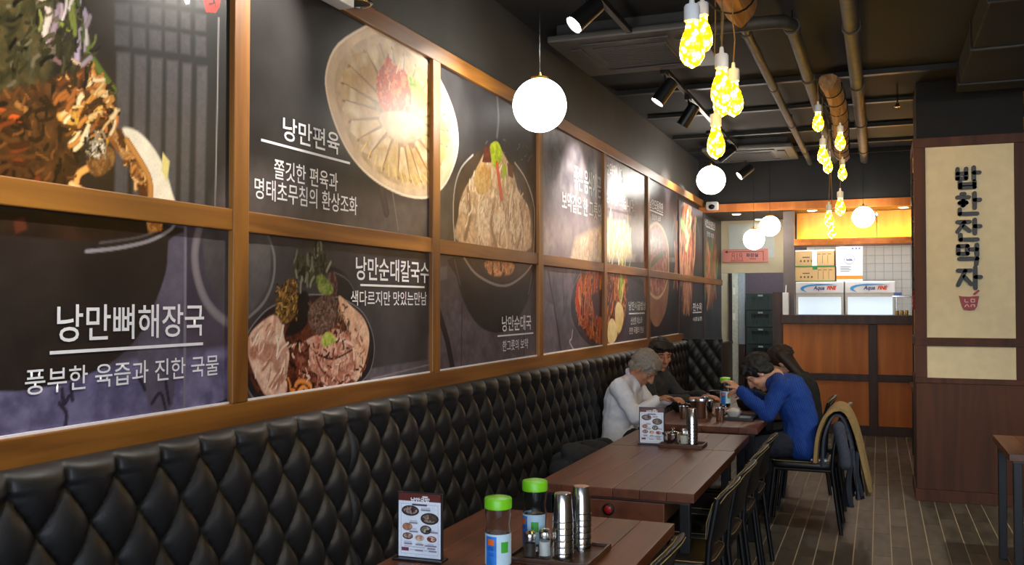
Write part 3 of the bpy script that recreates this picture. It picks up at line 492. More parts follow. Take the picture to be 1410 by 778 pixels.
('s',[(2.624,1.36),(2.644,1.436),(2.706,1.495),(2.792,1.539),(2.963,1.576),(3.189,1.577),(3.382,1.526),(3.475,1.451),(3.512,1.364),(3.482,1.27),(3.384,1.214),(3.173,1.171),(2.935,1.157),(2.737,1.196),(2.652,1.256),(2.624,1.36)],(130,122,126),0.006,0.003,1),
('f',[(2.646,1.359),(2.659,1.427),(2.72,1.486),(2.807,1.521),(2.964,1.557),(3.189,1.557),(3.362,1.506),(3.444,1.441),(3.469,1.366),(3.445,1.283),(3.344,1.227),(3.173,1.201),(2.934,1.194),(2.751,1.221),(2.68,1.271)],[(70,34,24),(110,56,36),(48,26,22)],0.04,2,0.01,1),
('f',[(2.645,1.41),(2.678,1.457),(2.793,1.507),(2.846,1.475),(2.862,1.42),(2.893,1.363),(2.878,1.291),(2.871,1.219),(2.766,1.218),(2.7,1.286),(2.658,1.358)],[(222,176,150),(236,200,178),(196,140,116)],0.06,1.6,0.006,1),
('f',[(3.226,1.577),(3.322,1.537),(3.423,1.484),(3.469,1.409),(3.444,1.314),(3.364,1.226),(3.304,1.281),(3.323,1.403),(3.264,1.486)],[(232,196,168),(214,166,136)],0.05,1.4,0.006,1),
('f',[(2.957,1.388),(3.048,1.423),(3.19,1.448),(3.303,1.414),(3.363,1.319),(3.324,1.239),(3.173,1.221),(3.049,1.279),(2.966,1.332)],[(206,146,124),(178,112,92),(224,176,156)],0.04,1.8,0.006,1),
('s',[(3.066,1.355),(3.191,1.329),(3.343,1.361)],(70,40,36),0.008,0.003,1),
('s',[(3.048,1.394),(3.101,1.295),(3.21,1.238)],(120,66,52),0.01,0.003,1),
('s',[(3.172,1.409),(3.323,1.383),(3.347,1.32)],(236,196,180),0.016,0.003,1),
('f',[(2.965,1.379),(3.015,1.395),(3.032,1.299),(3.102,1.246),(2.966,1.266),(2.917,1.325)],[(150,90,70),(96,44,30)],0.02,2,0.006,1),
('f',[(2.807,1.538),(2.829,1.593),(2.883,1.635),(2.927,1.636),(2.947,1.566),(2.916,1.492),(2.846,1.479)],[(112,82,40),(70,52,26),(150,110,56)],0.02,2,0.006,1),
('f',[(2.947,1.585),(3.013,1.585),(3.014,1.49),(2.965,1.444),(2.869,1.429),(2.892,1.474),(2.94,1.51)],[(30,24,22)],0.1,1,0.01,1),
('f',[(3.014,1.519),(3.081,1.567),(3.17,1.587),(3.207,1.547),(3.193,1.458),(3.086,1.423),(3.028,1.461)],[(96,72,60),(130,100,86),(70,52,44)],0.02,2,0.006,1),
('f',[(3.143,1.655),(3.188,1.672),(3.216,1.627),(3.207,1.577),(3.161,1.587)],[(110,80,76),(70,40,40)],0.02,2,0.006,1),
('c',[(3.207,1.557),(3.283,1.557),(3.323,1.434),(3.227,1.417)],40,0.02,0.008,None,[(90,72,60),(170,140,110),(130,100,80)],7),
('c',[(2.917,1.399),(3.19,1.448),(3.443,1.452),(3.445,1.283),(3.344,1.227),(3.173,1.201),(2.887,1.217)],160,0.03,0.008,None,[(120,60,44),(210,150,124),(236,196,170),(70,34,26),(180,110,86)],41),
('c',[(2.645,1.41),(2.793,1.507),(2.885,1.382),(2.871,1.219),(2.708,1.286)],70,0.07,0.01,65,[(236,204,184),(206,156,132),(246,224,206),(180,120,96)],42),
('c',[(2.806,1.619),(2.947,1.631),(2.948,1.491),(2.823,1.484)],90,0.016,0.007,None,[(160,120,60),(70,50,26),(196,156,90),(40,30,20)],43),
('c',[(3.013,1.557),(3.198,1.577),(3.193,1.458),(3.031,1.433)],80,0.016,0.006,None,[(150,120,104),(70,50,44),(110,84,72)],44),
('f',[(2.914,1.7),(2.938,1.734),(2.995,1.727),(3.08,1.78),(3.106,1.786),(3.133,1.734),(3.16,1.681),(3.116,1.66),(3.064,1.62),(2.947,1.617),(2.922,1.659)],[(52,54,40),(80,82,66),(34,36,28)],0.02,2,0.008,1),
('c',[(2.914,1.7),(2.938,1.734),(2.995,1.727),(3.08,1.78),(3.106,1.786),(3.133,1.734),(3.16,1.681),(3.116,1.66),(3.064,1.62),(2.947,1.617),(2.922,1.659)],40,0.05,0.012,75,[(110,112,96),(60,66,44),(36,40,28),(134,132,120)],8),
('f',[(3.064,1.644),(3.107,1.659),(3.179,1.617),(3.179,1.587),(3.099,1.586)],[(100,120,50),(140,150,80)],0.015,2,0.006,1),
('f',[(3.109,1.416),(3.144,1.437),(3.19,1.423),(3.205,1.398),(3.136,1.379),(3.106,1.392)],[(150,166,50),(196,206,110)],0.012,1.5,0.004,1),
('s',[(2.886,1.272),(2.91,1.224)],(220,130,60),0.016,0.003,1),
('s',[(2.918,1.224),(2.95,1.258),(3.016,1.248),(3.05,1.212)],(226,140,70),0.02,0.003,1),
('s',[(2.95,1.221),(2.983,1.237),(3.016,1.215)],(230,150,80),0.016,0.003,1),
('c',[(2.87,1.346),(2.965,1.341),(3.067,1.259),(3.173,1.231),(3.102,1.207),(2.887,1.226)],20,0.03,0.01,None,[(40,20,16),(120,50,30),(230,190,180)],9),
('f',[(4.128,1.786),(5.587,1.796),(5.586,1.194),(4.13,1.202)],[(92,82,86),(78,70,74)],0.15,1.2,0.01,0),
('f',[(4.129,1.558),(4.462,1.548),(5.483,1.385),(5.586,1.194),(4.13,1.202)],[(104,94,100),(88,78,84)],0.08,1.4,0.012,1),
('s',[(4.14,1.503),(4.236,1.362),(4.302,1.218)],(44,38,40),0.05,0.003,1),
('s',[(4.415,1.548),(4.405,1.212)],(64,56,60),0.012,0.003,1),
('s',[(5.318,1.446),(5.325,1.22)],(60,52,56),0.014,0.003,1),
('f',[(4.149,1.723),(4.235,1.735),(4.235,1.67),(4.15,1.658)],[(112,104,108)],0.1,0.3,0.01,0),
('f',[(4.314,1.785),(4.346,1.682),(4.434,1.558),(4.584,1.449),(4.764,1.394),(4.985,1.386),(5.223,1.459),(5.416,1.594),(5.49,1.734),(5.484,1.804)],[(40,36,36),(48,44,44)],0.1,1,0.006,1),
('f',[(4.438,1.786),(4.609,1.719),(4.844,1.674),(5.072,1.673),(5.318,1.729),(5.45,1.791)],[(54,44,40),(70,52,42)],0.05,1.4,0.006,1),
('s',[(4.438,1.786),(4.584,1.708),(4.844,1.655),(5.072,1.654),(5.318,1.718),(5.46,1.786)],(150,138,138),0.016,0.003,1),
('s',[(4.323,1.767),(4.392,1.644)],(84,78,78),0.012,0.003,1),
('s',[(5.47,1.734),(5.4,1.605)],(110,104,104),0.012,0.003,1),
('f',[(4.737,1.779),(5.132,1.784),(5.117,1.723),(4.872,1.7),(4.75,1.723)],[(206,130,80),(240,180,130),(110,60,36)],0.03,2,0.01,1),
('f',[(5.632,2.866),(10.91,3.949),(10.866,2.022),(5.629,1.81)],[(126,118,128),(146,138,144),(104,98,108)],0.2,1.4,0.01,0),
('f',[(5.631,2.564),(6.113,2.64),(5.999,2.373),(5.681,2.284)],[(96,90,98),(120,112,122)],0.08,1.4,0.06,1),
('f',[(6.349,2.006),(7.023,2.151),(7.035,1.867),(6.227,1.834)],[(226,206,180),(200,170,140)],0.05,1.4,0.05,1),
('c',[(6.474,1.995),(7.023,2.131),(7.036,1.887),(6.41,1.851)],24,0.14,0.016,80,[(240,226,200),(214,170,130),(200,150,110)],12),
('f',[(7.079,2.186),(7.46,2.216),(7.958,2.204),(8.171,1.983),(7.077,1.916)],[(220,196,140),(196,180,120),(240,226,190)],0.05,1.4,0.05,1),
('s',[(7.102,2.293),(7.508,2.307),(8.12,2.323)],(96,90,98),0.02,0.003,1),
('f',[(7.906,2.252),(8.581,2.335),(8.576,1.986),(8.008,1.96)],[(92,86,92),(110,104,108)],0.1,1,0.05,1),
('c',[(7.101,2.152),(7.46,2.216),(7.957,2.191),(7.954,1.879),(7.098,1.847)],50,0.22,0.02,82,[(246,236,196),(226,206,150),(196,200,110),(250,244,220)],13),
('s',[(7.437,2.229),(7.446,2.178),(7.426,2.116)],(240,240,236),0.008,0.003,1),
('s',[(7.507,2.235),(7.517,2.184),(7.497,2.121)],(240,240,236),0.008,0.003,1),
('s',[(7.565,2.24),(7.574,2.188),(7.554,2.125)],(240,240,236),0.008,0.003,1),
('s',[(7.633,2.245),(7.642,2.193),(7.622,2.129)],(240,240,236),0.008,0.003,1),
('s',[(7.702,2.251),(7.711,2.199),(7.691,2.134)],(240,240,236),0.008,0.003,1),
('f',[(5.64,1.787),(7.078,1.796),(7.073,1.198),(5.639,1.191)],[(116,106,116),(94,86,94)],0.12,1.4,0.01,0),
('s',[(5.767,1.755),(5.918,1.473),(6.035,1.219)],(62,56,60),0.02,0.003,1),
('s',[(6.077,1.777),(6.097,1.484)],(76,70,74),0.012,0.003,1),
('f',[(5.657,1.572),(5.879,1.535),(5.917,1.225),(5.657,1.202)],[(104,94,106),(120,110,122)],0.08,1.2,0.012,1),
('f',[(7.098,1.777),(8.604,1.786),(8.596,1.201),(7.093,1.21)],[(84,78,92),(66,62,70)],0.2,1,0.01,0),
('s',[(7.901,1.788),(8.28,1.744),(8.572,1.681)],(52,48,54),0.05,0.003,1),
('f',[(6.509,1.785),(6.308,1.653),(6.243,1.509),(6.328,1.389),(6.552,1.276),(6.892,1.192),(7.208,1.162),(7.313,1.197),(7.594,1.257),(7.793,1.365),(7.872,1.517),(7.858,1.671),(7.747,1.809)],[(74,66,74),(62,56,62)],0.1,1,0.006,1),
('s',[(6.509,1.785),(6.308,1.653),(6.243,1.509),(6.328,1.389),(6.552,1.276),(6.892,1.192),(7.208,1.162)],(120,110,118),0.01,0.003,1),
('f',[(6.649,1.782),(6.418,1.695),(6.351,1.548),(6.461,1.4),(6.694,1.298),(6.995,1.23),(7.209,1.207),(7.268,1.233),(7.546,1.283),(7.718,1.391),(7.795,1.543),(7.772,1.797)],[(186,84,34),(120,44,22),(226,134,62),(84,32,18)],0.05,2,0.01,1),
('c',[(6.418,1.762),(7.051,1.78),(7.074,1.227),(6.792,1.267),(6.417,1.468)],60,0.16,0.02,75,[(226,110,44),(150,54,24),(240,160,84),(96,36,20),(200,84,36)],14),
('c',[(7.119,1.766),(7.456,1.776),(7.454,1.519),(7.313,1.231),(7.115,1.239)],40,0.18,0.03,70,[(190,90,40),(110,40,20),(216,130,60),(60,30,20)],15),
('s',[(6.418,1.681),(6.395,1.574),(6.439,1.481)],(196,50,30),0.05,0.003,1),
('f',[(6.745,1.603),(7.077,1.664),(7.075,1.431),(6.843,1.463)],[(90,34,20),(60,24,16)],0.06,1.4,0.008,1),
('c',[(7.503,1.777),(7.772,1.797),(7.796,1.606),(7.597,1.605)],24,0.2,0.03,84,[(236,214,130),(170,190,70),(226,160,60),(130,150,50)],16),
('f',[(7.202,1.283),(7.225,1.377),(7.315,1.423),(7.429,1.397),(7.508,1.309),(7.428,1.239),(7.277,1.223)],[(244,214,140),(250,230,176)],0.15,1,0.008,1),
('f',[(7.43,1.47),(7.477,1.543),(7.573,1.555),(7.684,1.505),(7.703,1.417),(7.619,1.319),(7.522,1.303),(7.452,1.372)],[(236,196,110),(248,222,160)],0.15,1,0.008,1),
('s',[(6.293,1.357),(6.267,1.299),(6.22,1.281),(6.293,1.233),(6.349,1.207)],(210,200,200),0.012,0.003,1),
('f',[(8.635,2.747),(10.141,2.775),(10.127,2.042),(8.624,1.974),(8.622,1.794)],[(46,40,44),(58,52,56)],0.3,1,0.01,0),
('f',[(8.622,1.821),(10.123,1.832),(10.11,1.201),(8.614,1.221)],[(44,40,44),(60,54,60)],0.3,1,0.01,0),
('s',[(9.587,2.388),(9.696,2.21),(9.655,2.036)],(66,60,62),0.05,0.008,1),
('f',[(8.459,2.187),(8.703,2.288),(8.958,2.33),(9.227,2.299),(9.437,2.193),(9.544,2.05),(9.565,1.972),(9.546,1.741),(9.426,1.511),(9.212,1.378),(8.976,1.317),(8.752,1.372),(8.642,1.486),(8.452,1.652)],[(196,140,104),(170,112,80)],0.3,1,0.008,1),
('f',[(8.518,2.163),(8.765,2.265),(8.991,2.304),(9.227,2.262),(9.394,2.16),(9.463,2.027),(9.417,1.875),(9.322,1.707),(9.08,1.622),(8.883,1.621),(8.663,1.696),(8.455,1.858)],[(186,110,92),(150,80,64),(214,150,130)],0.06,2,0.008,1),
('s',[(8.61,2.239),(8.958,2.323),(9.296,2.275),(9.509,2.137),(9.536,1.986),(9.503,1.816),(9.286,1.661),(9.046,1.6),(8.819,1.613),(8.632,1.668)],(236,200,160),0.035,0.003,1),
('c',[(8.701,2.189),(9.226,2.24),(9.363,2.041),(8.953,1.989),(8.637,2.003)],30,0.1,0.03,None,[(100,90,40),(200,130,110),(130,70,50),(84,96,40)],17),
('s',[(8.76,1.911),(8.953,1.976),(9.223,2.032)],(90,100,40),0.06,0.003,1),
('f',[(10.157,2.728),(13.331,2.775),(13.312,2.186),(10.143,2.043),(10.139,1.833)],[(50,46,48),(62,56,58)],0.3,1,0.01,0),
('f',[(10.082,1.831),(13.233,1.83),(13.206,0.999),(10.066,1.026)],[(52,50,54),(66,62,66)],0.3,1.2,0.01,0),
('s',[(9.656,2.083),(9.775,2.34),(10.055,2.555),(10.479,2.662),(10.932,2.602),(11.269,2.416),(11.314,2.204)],(96,90,94),0.05,0.015,1),
('f',[(9.808,2.028),(10.01,2.294),(10.304,2.545),(10.746,2.585),(11.121,2.441),(11.117,2.264),(10.734,2.069)],[(96,60,40),(60,40,30)],0.1,1.4,0.05,1),
('c',[(10.179,2.583),(10.932,2.602),(11.168,2.374),(10.739,2.275),(10.216,2.374)],34,0.3,0.06,60,[(150,84,50),(70,44,30),(190,110,70),(230,190,150),(110,60,40)],18),
('c',[(9.889,2.206),(10.299,2.314),(10.925,2.27),(10.92,2.078),(9.886,2.031)],44,0.5,0.05,86,[(214,140,110),(180,96,76),(236,180,140),(150,80,60)],19),
('c',[(9.81,2.139),(10.876,2.199),(10.916,1.888),(9.844,1.888)],44,0.5,0.05,88,[(206,130,104),(176,92,72),(230,170,130),(140,74,56)],20),
('c',[(10.204,1.769),(10.914,1.783),(10.457,1.624)],26,0.5,0.05,84,[(190,120,96),(150,80,60),(220,160,120)],21),
('s',[(10.217,2.423),(10.386,2.386),(10.471,2.326)],(150,190,120),0.12,0.003,1),
('s',[(10.472,2.359),(10.576,2.265),(10.468,2.158)],(250,230,160),0.09,0.003,1),
('c',[(11.73,2.134),(12.536,2.192),(12.526,1.855),(11.722,1.837)],50,0.5,0.07,80,[(120,130,70),(170,90,60),(200,150,120),(100,110,60),(190,70,50)],22),
('c',[(11.72,1.762),(12.403,1.774),(12.048,1.596)],24,0.5,0.06,84,[(176,130,90),(130,80,60)],23),
('s',[(10.933,2.619),(11.636,2.665)],(140,136,146),0.12,0.04,1)]  # last stroke: bright reflection below the top rail, painted into the print
PRINT_TEXT = [
('1L','낭만뼈해장국',1.851,2.425,1.446,1.546,0.008),
('1L','풍부한 육즙과 진한 국물',1.754,2.497,1.316,1.382,0.006),
('2U','낭만편육',2.844,3.225,2.14,2.227,0.012),
('2U','쫄깃한 편육과',2.792,3.214,1.993,2.065,0.008),
('2U','명태초무침의 환상조화',2.68,3.364,1.911,1.986,0.008),
('2L','낭만순대칼국수',3.355,4.027,1.644,1.743,0.012),
('2L','색다르지만 맛있는만남',3.316,4.004,1.538,1.601,0.008),
('3L','낭만순대국',4.961,5.444,1.385,1.475,0.012),
('3L','한그릇의 보약',4.97,5.389,1.271,1.334,0.008),
('4U','좋은 음식이 곧',6.329,7.018,2.354,2.531,0.012),
('4U','보약같은 한 그릇의',6.052,7.026,2.186,2.318,0.012),
('5U','보약입니다.',7.161,7.716,2.552,2.68,0.012),
('5U','정성을 드립니다.',7.161,8.085,2.345,2.459,0.012),
('5L','낭만시골밥상',7.874,8.511,1.484,1.562,0.012),
('5L','신선한 채소와',7.94,8.368,1.361,1.424,0.008),
('5L','진한 국물의 만남',7.889,8.425,1.278,1.337,0.008),
('6U','낭만모듬한판',8.676,9.272,2.445,2.545,0.012),
('6U','정성의 요리',8.779,9.148,2.344,2.401,0.008),
('7L','편수육',10.863,11.446,1.453,1.55,0.012),
('7L','새콤달콤',10.849,11.446,1.336,1.382,0.008),
('8U','낭만순대정식',11.702,12.462,2.512,2.602,0.012),
('8U','한방 보쌈',11.834,12.362,2.39,2.454,0.008)]
PRINT_RULES = [
('1L',(1.83,1.42),(2.421,1.421),0.009),
('2U',(2.716,2.119),(3.306,2.116),0.009),
('2L',(3.393,1.624),(3.981,1.623),0.009),
('3L',(4.898,1.362),(5.483,1.362),0.009),
('5L',(7.887,1.456),(8.462,1.46),0.012),
('6U',(8.668,2.427),(9.264,2.425),0.012),
('7L',(10.857,1.437),(11.429,1.435),0.012),
('8U',(11.791,2.506),(12.444,2.516),0.012)]
# ---------------------------------------------------------------- room shell
def slab(name, x0, x1, y0, y1, z0, z1, mat, bev=0): return struct(B().box(x0, x1, y0, y1, z0, z1, bev).build(name, mat))
CEIL = 3.3
slab('ceiling', -2.17, 3.5, -2.6, 14.1, CEIL, CEIL+.12, ceiling_black)
slab('wall_left', -2.17, -2.055, -2.6, 13.0, 0, CEIL, wall_grey)
slab('wall_left_rear', -2.17, -2.055, 13.0, 14.1, 0, CEIL, cream)
slab('wall_right', 3.4, 3.52, -2.6, 14.1, 0, CEIL, plain('plaster_brown', (120, 100, 80), .7))
# shop front behind the viewer: low wall, mullions and open glazing that lets the daylight in
wf = B(); wf.box(-2.15, 3.5, -2.6, -2.5, 0, .5); wf.box(-2.15, 3.5, -2.6, -2.5, 2.75, CEIL)
for x in (-2.15, -.85, .5, 1.9, 3.35): wf.box(x, x+.15, -2.6, -2.5, .5, 2.75)
struct(wf.build('wall_front', dark_wood))
pl = bpy.data.lights.new('window_daylight', 'AREA'); pl.shape = 'RECTANGLE'; pl.size = 5.2; pl.size_y = 2.2; pl.cycles.is_portal = True
po = bpy.data.objects.new('window_daylight', pl); COL.objects.link(po); po.location = (.6, -2.45, 1.62); po.rotation_euler = (math.radians(90), 0, 0)

# floor: wood-look tiles with light grout joints
floor = struct(B().box(-2.17, 3.5, -2.6, 14.1, -.1, -.0015).build('floor', plain('grout', (190, 174, 146), .8, 0, .1, 40)))
m_tile, nt, bs = base('floor_tile'); N = nt.nodes; Lk = nt.links
tc = N.new('ShaderNodeTexCoord'); oi = N.new('ShaderNodeObjectInfo'); ge = N.new('ShaderNodeNewGeometry')
mp = N.new('ShaderNodeMapping'); mp.inputs['Scale'].default_value = (9, 2.2, 9); Lk.new(ge.outputs['Position'], mp.inputs[0])
nz = N.new('ShaderNodeTexNoise'); nz.inputs['Scale'].default_value = 1.6; nz.inputs['Detail'].default_value = 7; Lk.new(mp.outputs[0], nz.inputs['Vector'])
cr = N.new('ShaderNodeValToRGB'); cr.color_ramp.elements[0].position = .3; cr.color_ramp.elements[1].position = .72; cr.color_ramp.elements[0].color = lin((70, 65, 57)); cr.color_ramp.elements[1].color = lin((106, 99, 87)); Lk.new(nz.outputs['Fac'], cr.inputs[0])
hs = N.new('ShaderNodeHueSaturation'); mr = N.new('ShaderNodeMapRange'); mr.inputs['To Min'].default_value = .75; mr.inputs['To Max'].default_value = 1.2
Lk.new(oi.outputs['Random'], mr.inputs[0]); Lk.new(mr.outputs[0], hs.inputs['Value']); Lk.new(cr.outputs[0], hs.inputs['Color']); Lk.new(hs.outputs[0], bs.inputs['Base Color']); bs.inputs['Roughness'].default_value = .42
TW, TL, GR = .1097, .60, .006
tb = B(); tb.box(-TW/2+GR/2, TW/2-GR/2, -TL/2+GR/2, TL/2-GR/2, -.009, 0)
tile0 = tb.build('tile', m_tile, floor); used0 = False; rest = B(); rnd = random.Random(5)
for i in range(-20, 29):
    x = .172+TW*(i+.5); ph = rnd.choice((0, .2, .3, .45))
    for j in range(-5, 24):
        y = ph+TL*(j+.5)
        if not (-2.03 < x-TW/2 and x+TW/2 < 3.4 and -2.5 < y-TL/2 and y+TL/2 < 14): continue
        if -1.15 < x < 1.35 and 5.0 < y < 11.9 and not (x > .4 and y > 8.2):
            o = dup(tile0, floor) if used0 else tile0; used0 = True; o.location = (x, y, 0)
        else: rest.box(x-TW/2+GR/2, x+TW/2-GR/2, y-TL/2+GR/2, y+TL/2-GR/2, -.009, 0)
tag(rest.build('tiles', m_tile, floor), kind='stuff')

# timber frame on the picture wall
XF = -1.985
ST = [1.085, 2.585, 4.072, 5.58, 7.081, 8.57]
trim = thing('trim_1', None, None, (-2.03, 0, 0), kind='structure')
def fr(name, y0, y1, z0, z1, mat, x1=XF): return B((-2.03, 0, 0)).box(-2.05, x1, y0, y1, z0, z1, .004).build(name, mat, trim)
fr('top_rail', -1.0, 11.58, 2.722, 2.802, frame_wood); fr('middle_rail', -1.0, 13.0, 1.789, 1.861, frame_wood, XF-.003); fr('bottom_rail', -1.0, 10.2, 1.135, 1.217, frame_wood)
for i, y in enumerate([-.4]+ST):
    fr('stile', y-.04, y+.04, 1.217, 2.722, frame_wood_v, XF+.002)
for y in (10.04, 11.57): fr('stile', y-.025, y+.025, 1.01, 2.66, dark_wood, XF-.008)
tr2 = thing('trim_2', None, None, (-2.03, 10.2, 0), kind='structure')
for k, y in enumerate((10.2, 11.47, 12.74)): B((-2.03, 10.2, 0)).box(-2.03, -1.99, y, min(y+1.26, 14.0), .08, .96, .006).build('panel', dark_wood, tr2)
B((-2.03, 10.2, 0)).box(-2.03, -1.975, 10.2, 14.0, .96, 1.0, .004).build('top_rail', dark_wood, tr2); B((-2.03, 10.2, 0)).box(-2.03, -1.98, 10.2, 14.0, 0, .08, .004).build('baseboard', dark_wood, tr2)

# ---------------------------------------------------------------- food posters
poster_mat = vcol('poster_print', .32, .24, 0)
SPAN = {'0': (-.36, 1.045), '1': (1.125, 2.545), '2': (2.625, 4.032), '3': (4.112, 5.54), '4': (5.62, 7.041), '5': (7.121, 8.53), '6': (8.61, 10.015), '7': (10.065, 11.545), '8': (11.595, 13.0)}
STEP = {'0': .05, '1': .0046, '2': .0046, '3': .006, '4': .0075, '5': .008, '6': .009, '7': .011, '8': .013}
PLABEL = {
 '0U': 'plain dark upper poster panel nearest the shop front', '0L': 'plain dark lower poster panel nearest the shop front',
 '1U': 'upper poster of bone-in meat piled under herbs beside a latticed window', '1L': 'lower poster of big black bowl lettered 낭만뼈해장국 on purple stone',
 '2U': 'upper poster of round plate of fanned pork slices lettered 낭만편육', '2L': 'lower poster of sausage noodle bowl lettered 낭만순대칼국수',
 '3U': 'upper poster of stone pot heaped with meat, green pepper and red strip', '3L': 'lower poster of black stone pot base lettered 낭만순대국',
 '4U': 'upper pale grey poster with brush lettering 좋은 음식이 곧', '4L': 'lower poster of red braised dish with silver spoon on grey stone',
 '5U': 'upper pale grey poster with brush lettering 보약입니다 above sprouts', '5L': 'lower poster of red braised dish with two eggs',
 '6U': 'upper poster of tall tan bowl of noodles lettered 낭만모듬한판', '6L': 'lower poster showing the rounded base of a tan bowl',
 '7U': 'upper poster of meat strips fanned on a black plate', '7L': 'lower dark poster lettered 편수육 under hanging strips',
 '8U': 'upper poster with green and red garnish beside the cream wall', '8L': 'lower nearly black poster beside the cream wall'}
for k, (y0, y1) in SPAN.items():
    for half, (z0, z1) in (('U', (1.861, 2.722 if k < '7' else 2.665)), ('L', (1.217 if k < '7' else 1.0, 1.789))):
        pid = k+half; cy = (y0+y1)/2
        t = thing('food_poster', PLABEL[pid], 'poster', (-2.03, cy, z0), group='food posters in the timber wall frame')
        B((-2.03, cy, z0)).box(-2.03, -2.007, y0, y1, z0, z1).build('board', black_paint, t)
        P = Paint(y0, y1, z0, z1, STEP[k])
        P.run([a for a in ART if max(q[0] for q in a[1]) > y0-.2 and min(q[0] for q in a[1]) < y1+.2 and max(q[1] for q in a[1]) > z0-.2 and min(q[1] for q in a[1]) < z1+.2])
        P.mesh('print', lambda U, V: (U*0+.025, U-cy, V-z0), poster_mat, t)
        if half == 'L' and k < '7': B((-2.03, cy, z0)).box(-2.006, -1.998, y0, y1, z0, z0+.007).build('edge_strip', white_print, t)
        fn = lambda u, v, d: (.027, u-cy, v-z0)
        for (pp, s, a, b_, c, d, bold) in PRINT_TEXT:
            if pp == pid: text_mesh('lettering', s, (a, b_, c, d), fn, white_print, t, bold)
        for (pp, a, b_, th) in PRINT_RULES:
            if pp == pid: B((-2.03, cy, z0)).box(-2.0045, -2.003, a[0], b_[0], a[1]-th/2, a[1]+th/2).build('rule', white_print, t)

# ---------------------------------------------------------------- rear of the room: soffit, counter, kitchen, passage
slab('ceiling_drop', -2.055, 3.4, 11.6, 14.1, 2.67, CEIL, plain('soffit', (70, 58, 48), .6))
slab('trim_3', -2.055, 3.4, 11.57, 11.6, 2.66, 2.755, orange_wood)
slab('wall_drop', -2.055, 3.4, 11.585, 11.6, 2.755, CEIL, black_paint)
slab('wall_back', -2.17, 3.4, 14.0, 14.1, 0, 2.67, plain('back_plaster', (92, 80, 88), .7))
slab('wall_back_lintel', -2.055, -1.16, 13.0, 13.08, 1.955, 2.67, cream)
slab('window_1', -1.9, -1.3, 12.985, 13.0, 2.16, 2.62, plain('pale_blue_board', (190, 200, 196), .5, 0, .03))
post = slab('trim_4', -1.085, -.955, 11.9, 12.0, 0, 2.67, plain('post_brown', (104, 92, 86), .5, 0, .1, 10)); slab('trim_5', -1.215, -1.085, 11.9, 12.0, 0, 1.68, dark_wood)
ct = thing('service_counter', 'orange panelled wooden service counter in front of the kitchen', 'counter', (-1.08, 11.7, 0))
def cpt(name, x0, x1, y0, y1, z0, z1, mat, bev=.004): return B((-1.08, 11.7, 0)).box(x0, x1, y0, y1, z0, z1, bev).build(name, mat, ct)
cpt('carcass', -1.08, 1.6, 11.79, 12.25, 0, 1.3, dark_wood, 0)
cpt('worktop', -1.10, 1.62, 11.7, 12.3, 1.3, 1.405, dark_wood)
for x0, x1 in ((-1.08, -.115), (-.02, .95), (1.045, 1.6)):
    for z0, z1 in ((.11, .63), (.71, 1.3)): cpt('panel', x0, x1, 11.765, 11.79, z0, z1, orange_wood)
for x0 in (-.115, .95): cpt('stile', x0, x0+.095, 11.745, 11.79, 0, 1.3, dark_wood)
cpt('middle_rail', -1.08, 1.6, 11.747, 11.79, .63, .71, dark_wood); cpt('bottom_rail', -1.08, 1.6, 11.747, 11.79, 0, .11, dark_wood)
# glowing cove over the counter
cv = thing('cove', 'amber lit wooden cove over the kitchen opening', 'light cove', (-.945, 11.72, 2.24))
def cvp(name, x0, x1, y0, y1, z0, z1, mat): return B((-.945, 11.72, 2.24)).box(x0, x1, y0, y1, z0, z1, .003).build(name, mat, cv)
cvp('ledge', -.945, 1.6, 11.72, 12.2, 2.24, 2.275, orange_wood); cvp('lip', -.945, 1.6, 11.72, 11.75, 2.275, 2.315, orange_wood)
for x0, x1 in ((-.945, -.02), (-.01, .92), (.93, 1.6)): cvp('back_panel', x0, x1, 12.17, 12.2, 2.275, 2.668, pale_wood)
cvp('led_strip', -.92, 1.58, 12.02, 12.06, 2.276, 2.292, emit('led_amber', (255, 200, 50), 30))
# kitchen
def added_panel_light(loc, sx, sy, e, lab='added flat light panel, unseen on the kitchen ceiling'):
    t = thing('added_ceiling_panel', lab, 'ceiling light', loc)
    B().box(-sx/2, sx/2, -sy/2, sy/2, -.02, 0).build('frame', white_plastic, t); B().box(-sx/2+.02, sx/2-.02, -sy/2+.02, sy/2-.02, -.026, -.02).build('diffuser', emit('added_panel_glow', (235, 244, 255), e), t)
added_panel_light((-.1, 12.42, 2.668), 1.6, .3, 12); added_panel_light((-1.5, 13.4, 2.668), .5, .3, 12, 'added small light panel, unseen on the passage ceiling')  # unseen panels added to brighten the kitchen fronts and the passage
kt = struct(B().box(-.95, 1.6, 13.93, 14.0, 0, 2.668).build('wall_kitchen', plain('tile_grout', (176, 170, 158), .8)))
tl = B().box(-.0545, .0545, -.008, 0, -.0545, .0545, .003).build('tile', plain('white_tile', (226, 222, 212), .25, 0, .04, 3), kt); first = True
for i in range(23):
    for j in range(12):
        x = -.89+i*.113; z = 1.36+j*.113
        if x > .72: continue
        o = tl if first else dup(tl, kt); first = False; o.location = (x, 13.93, z)
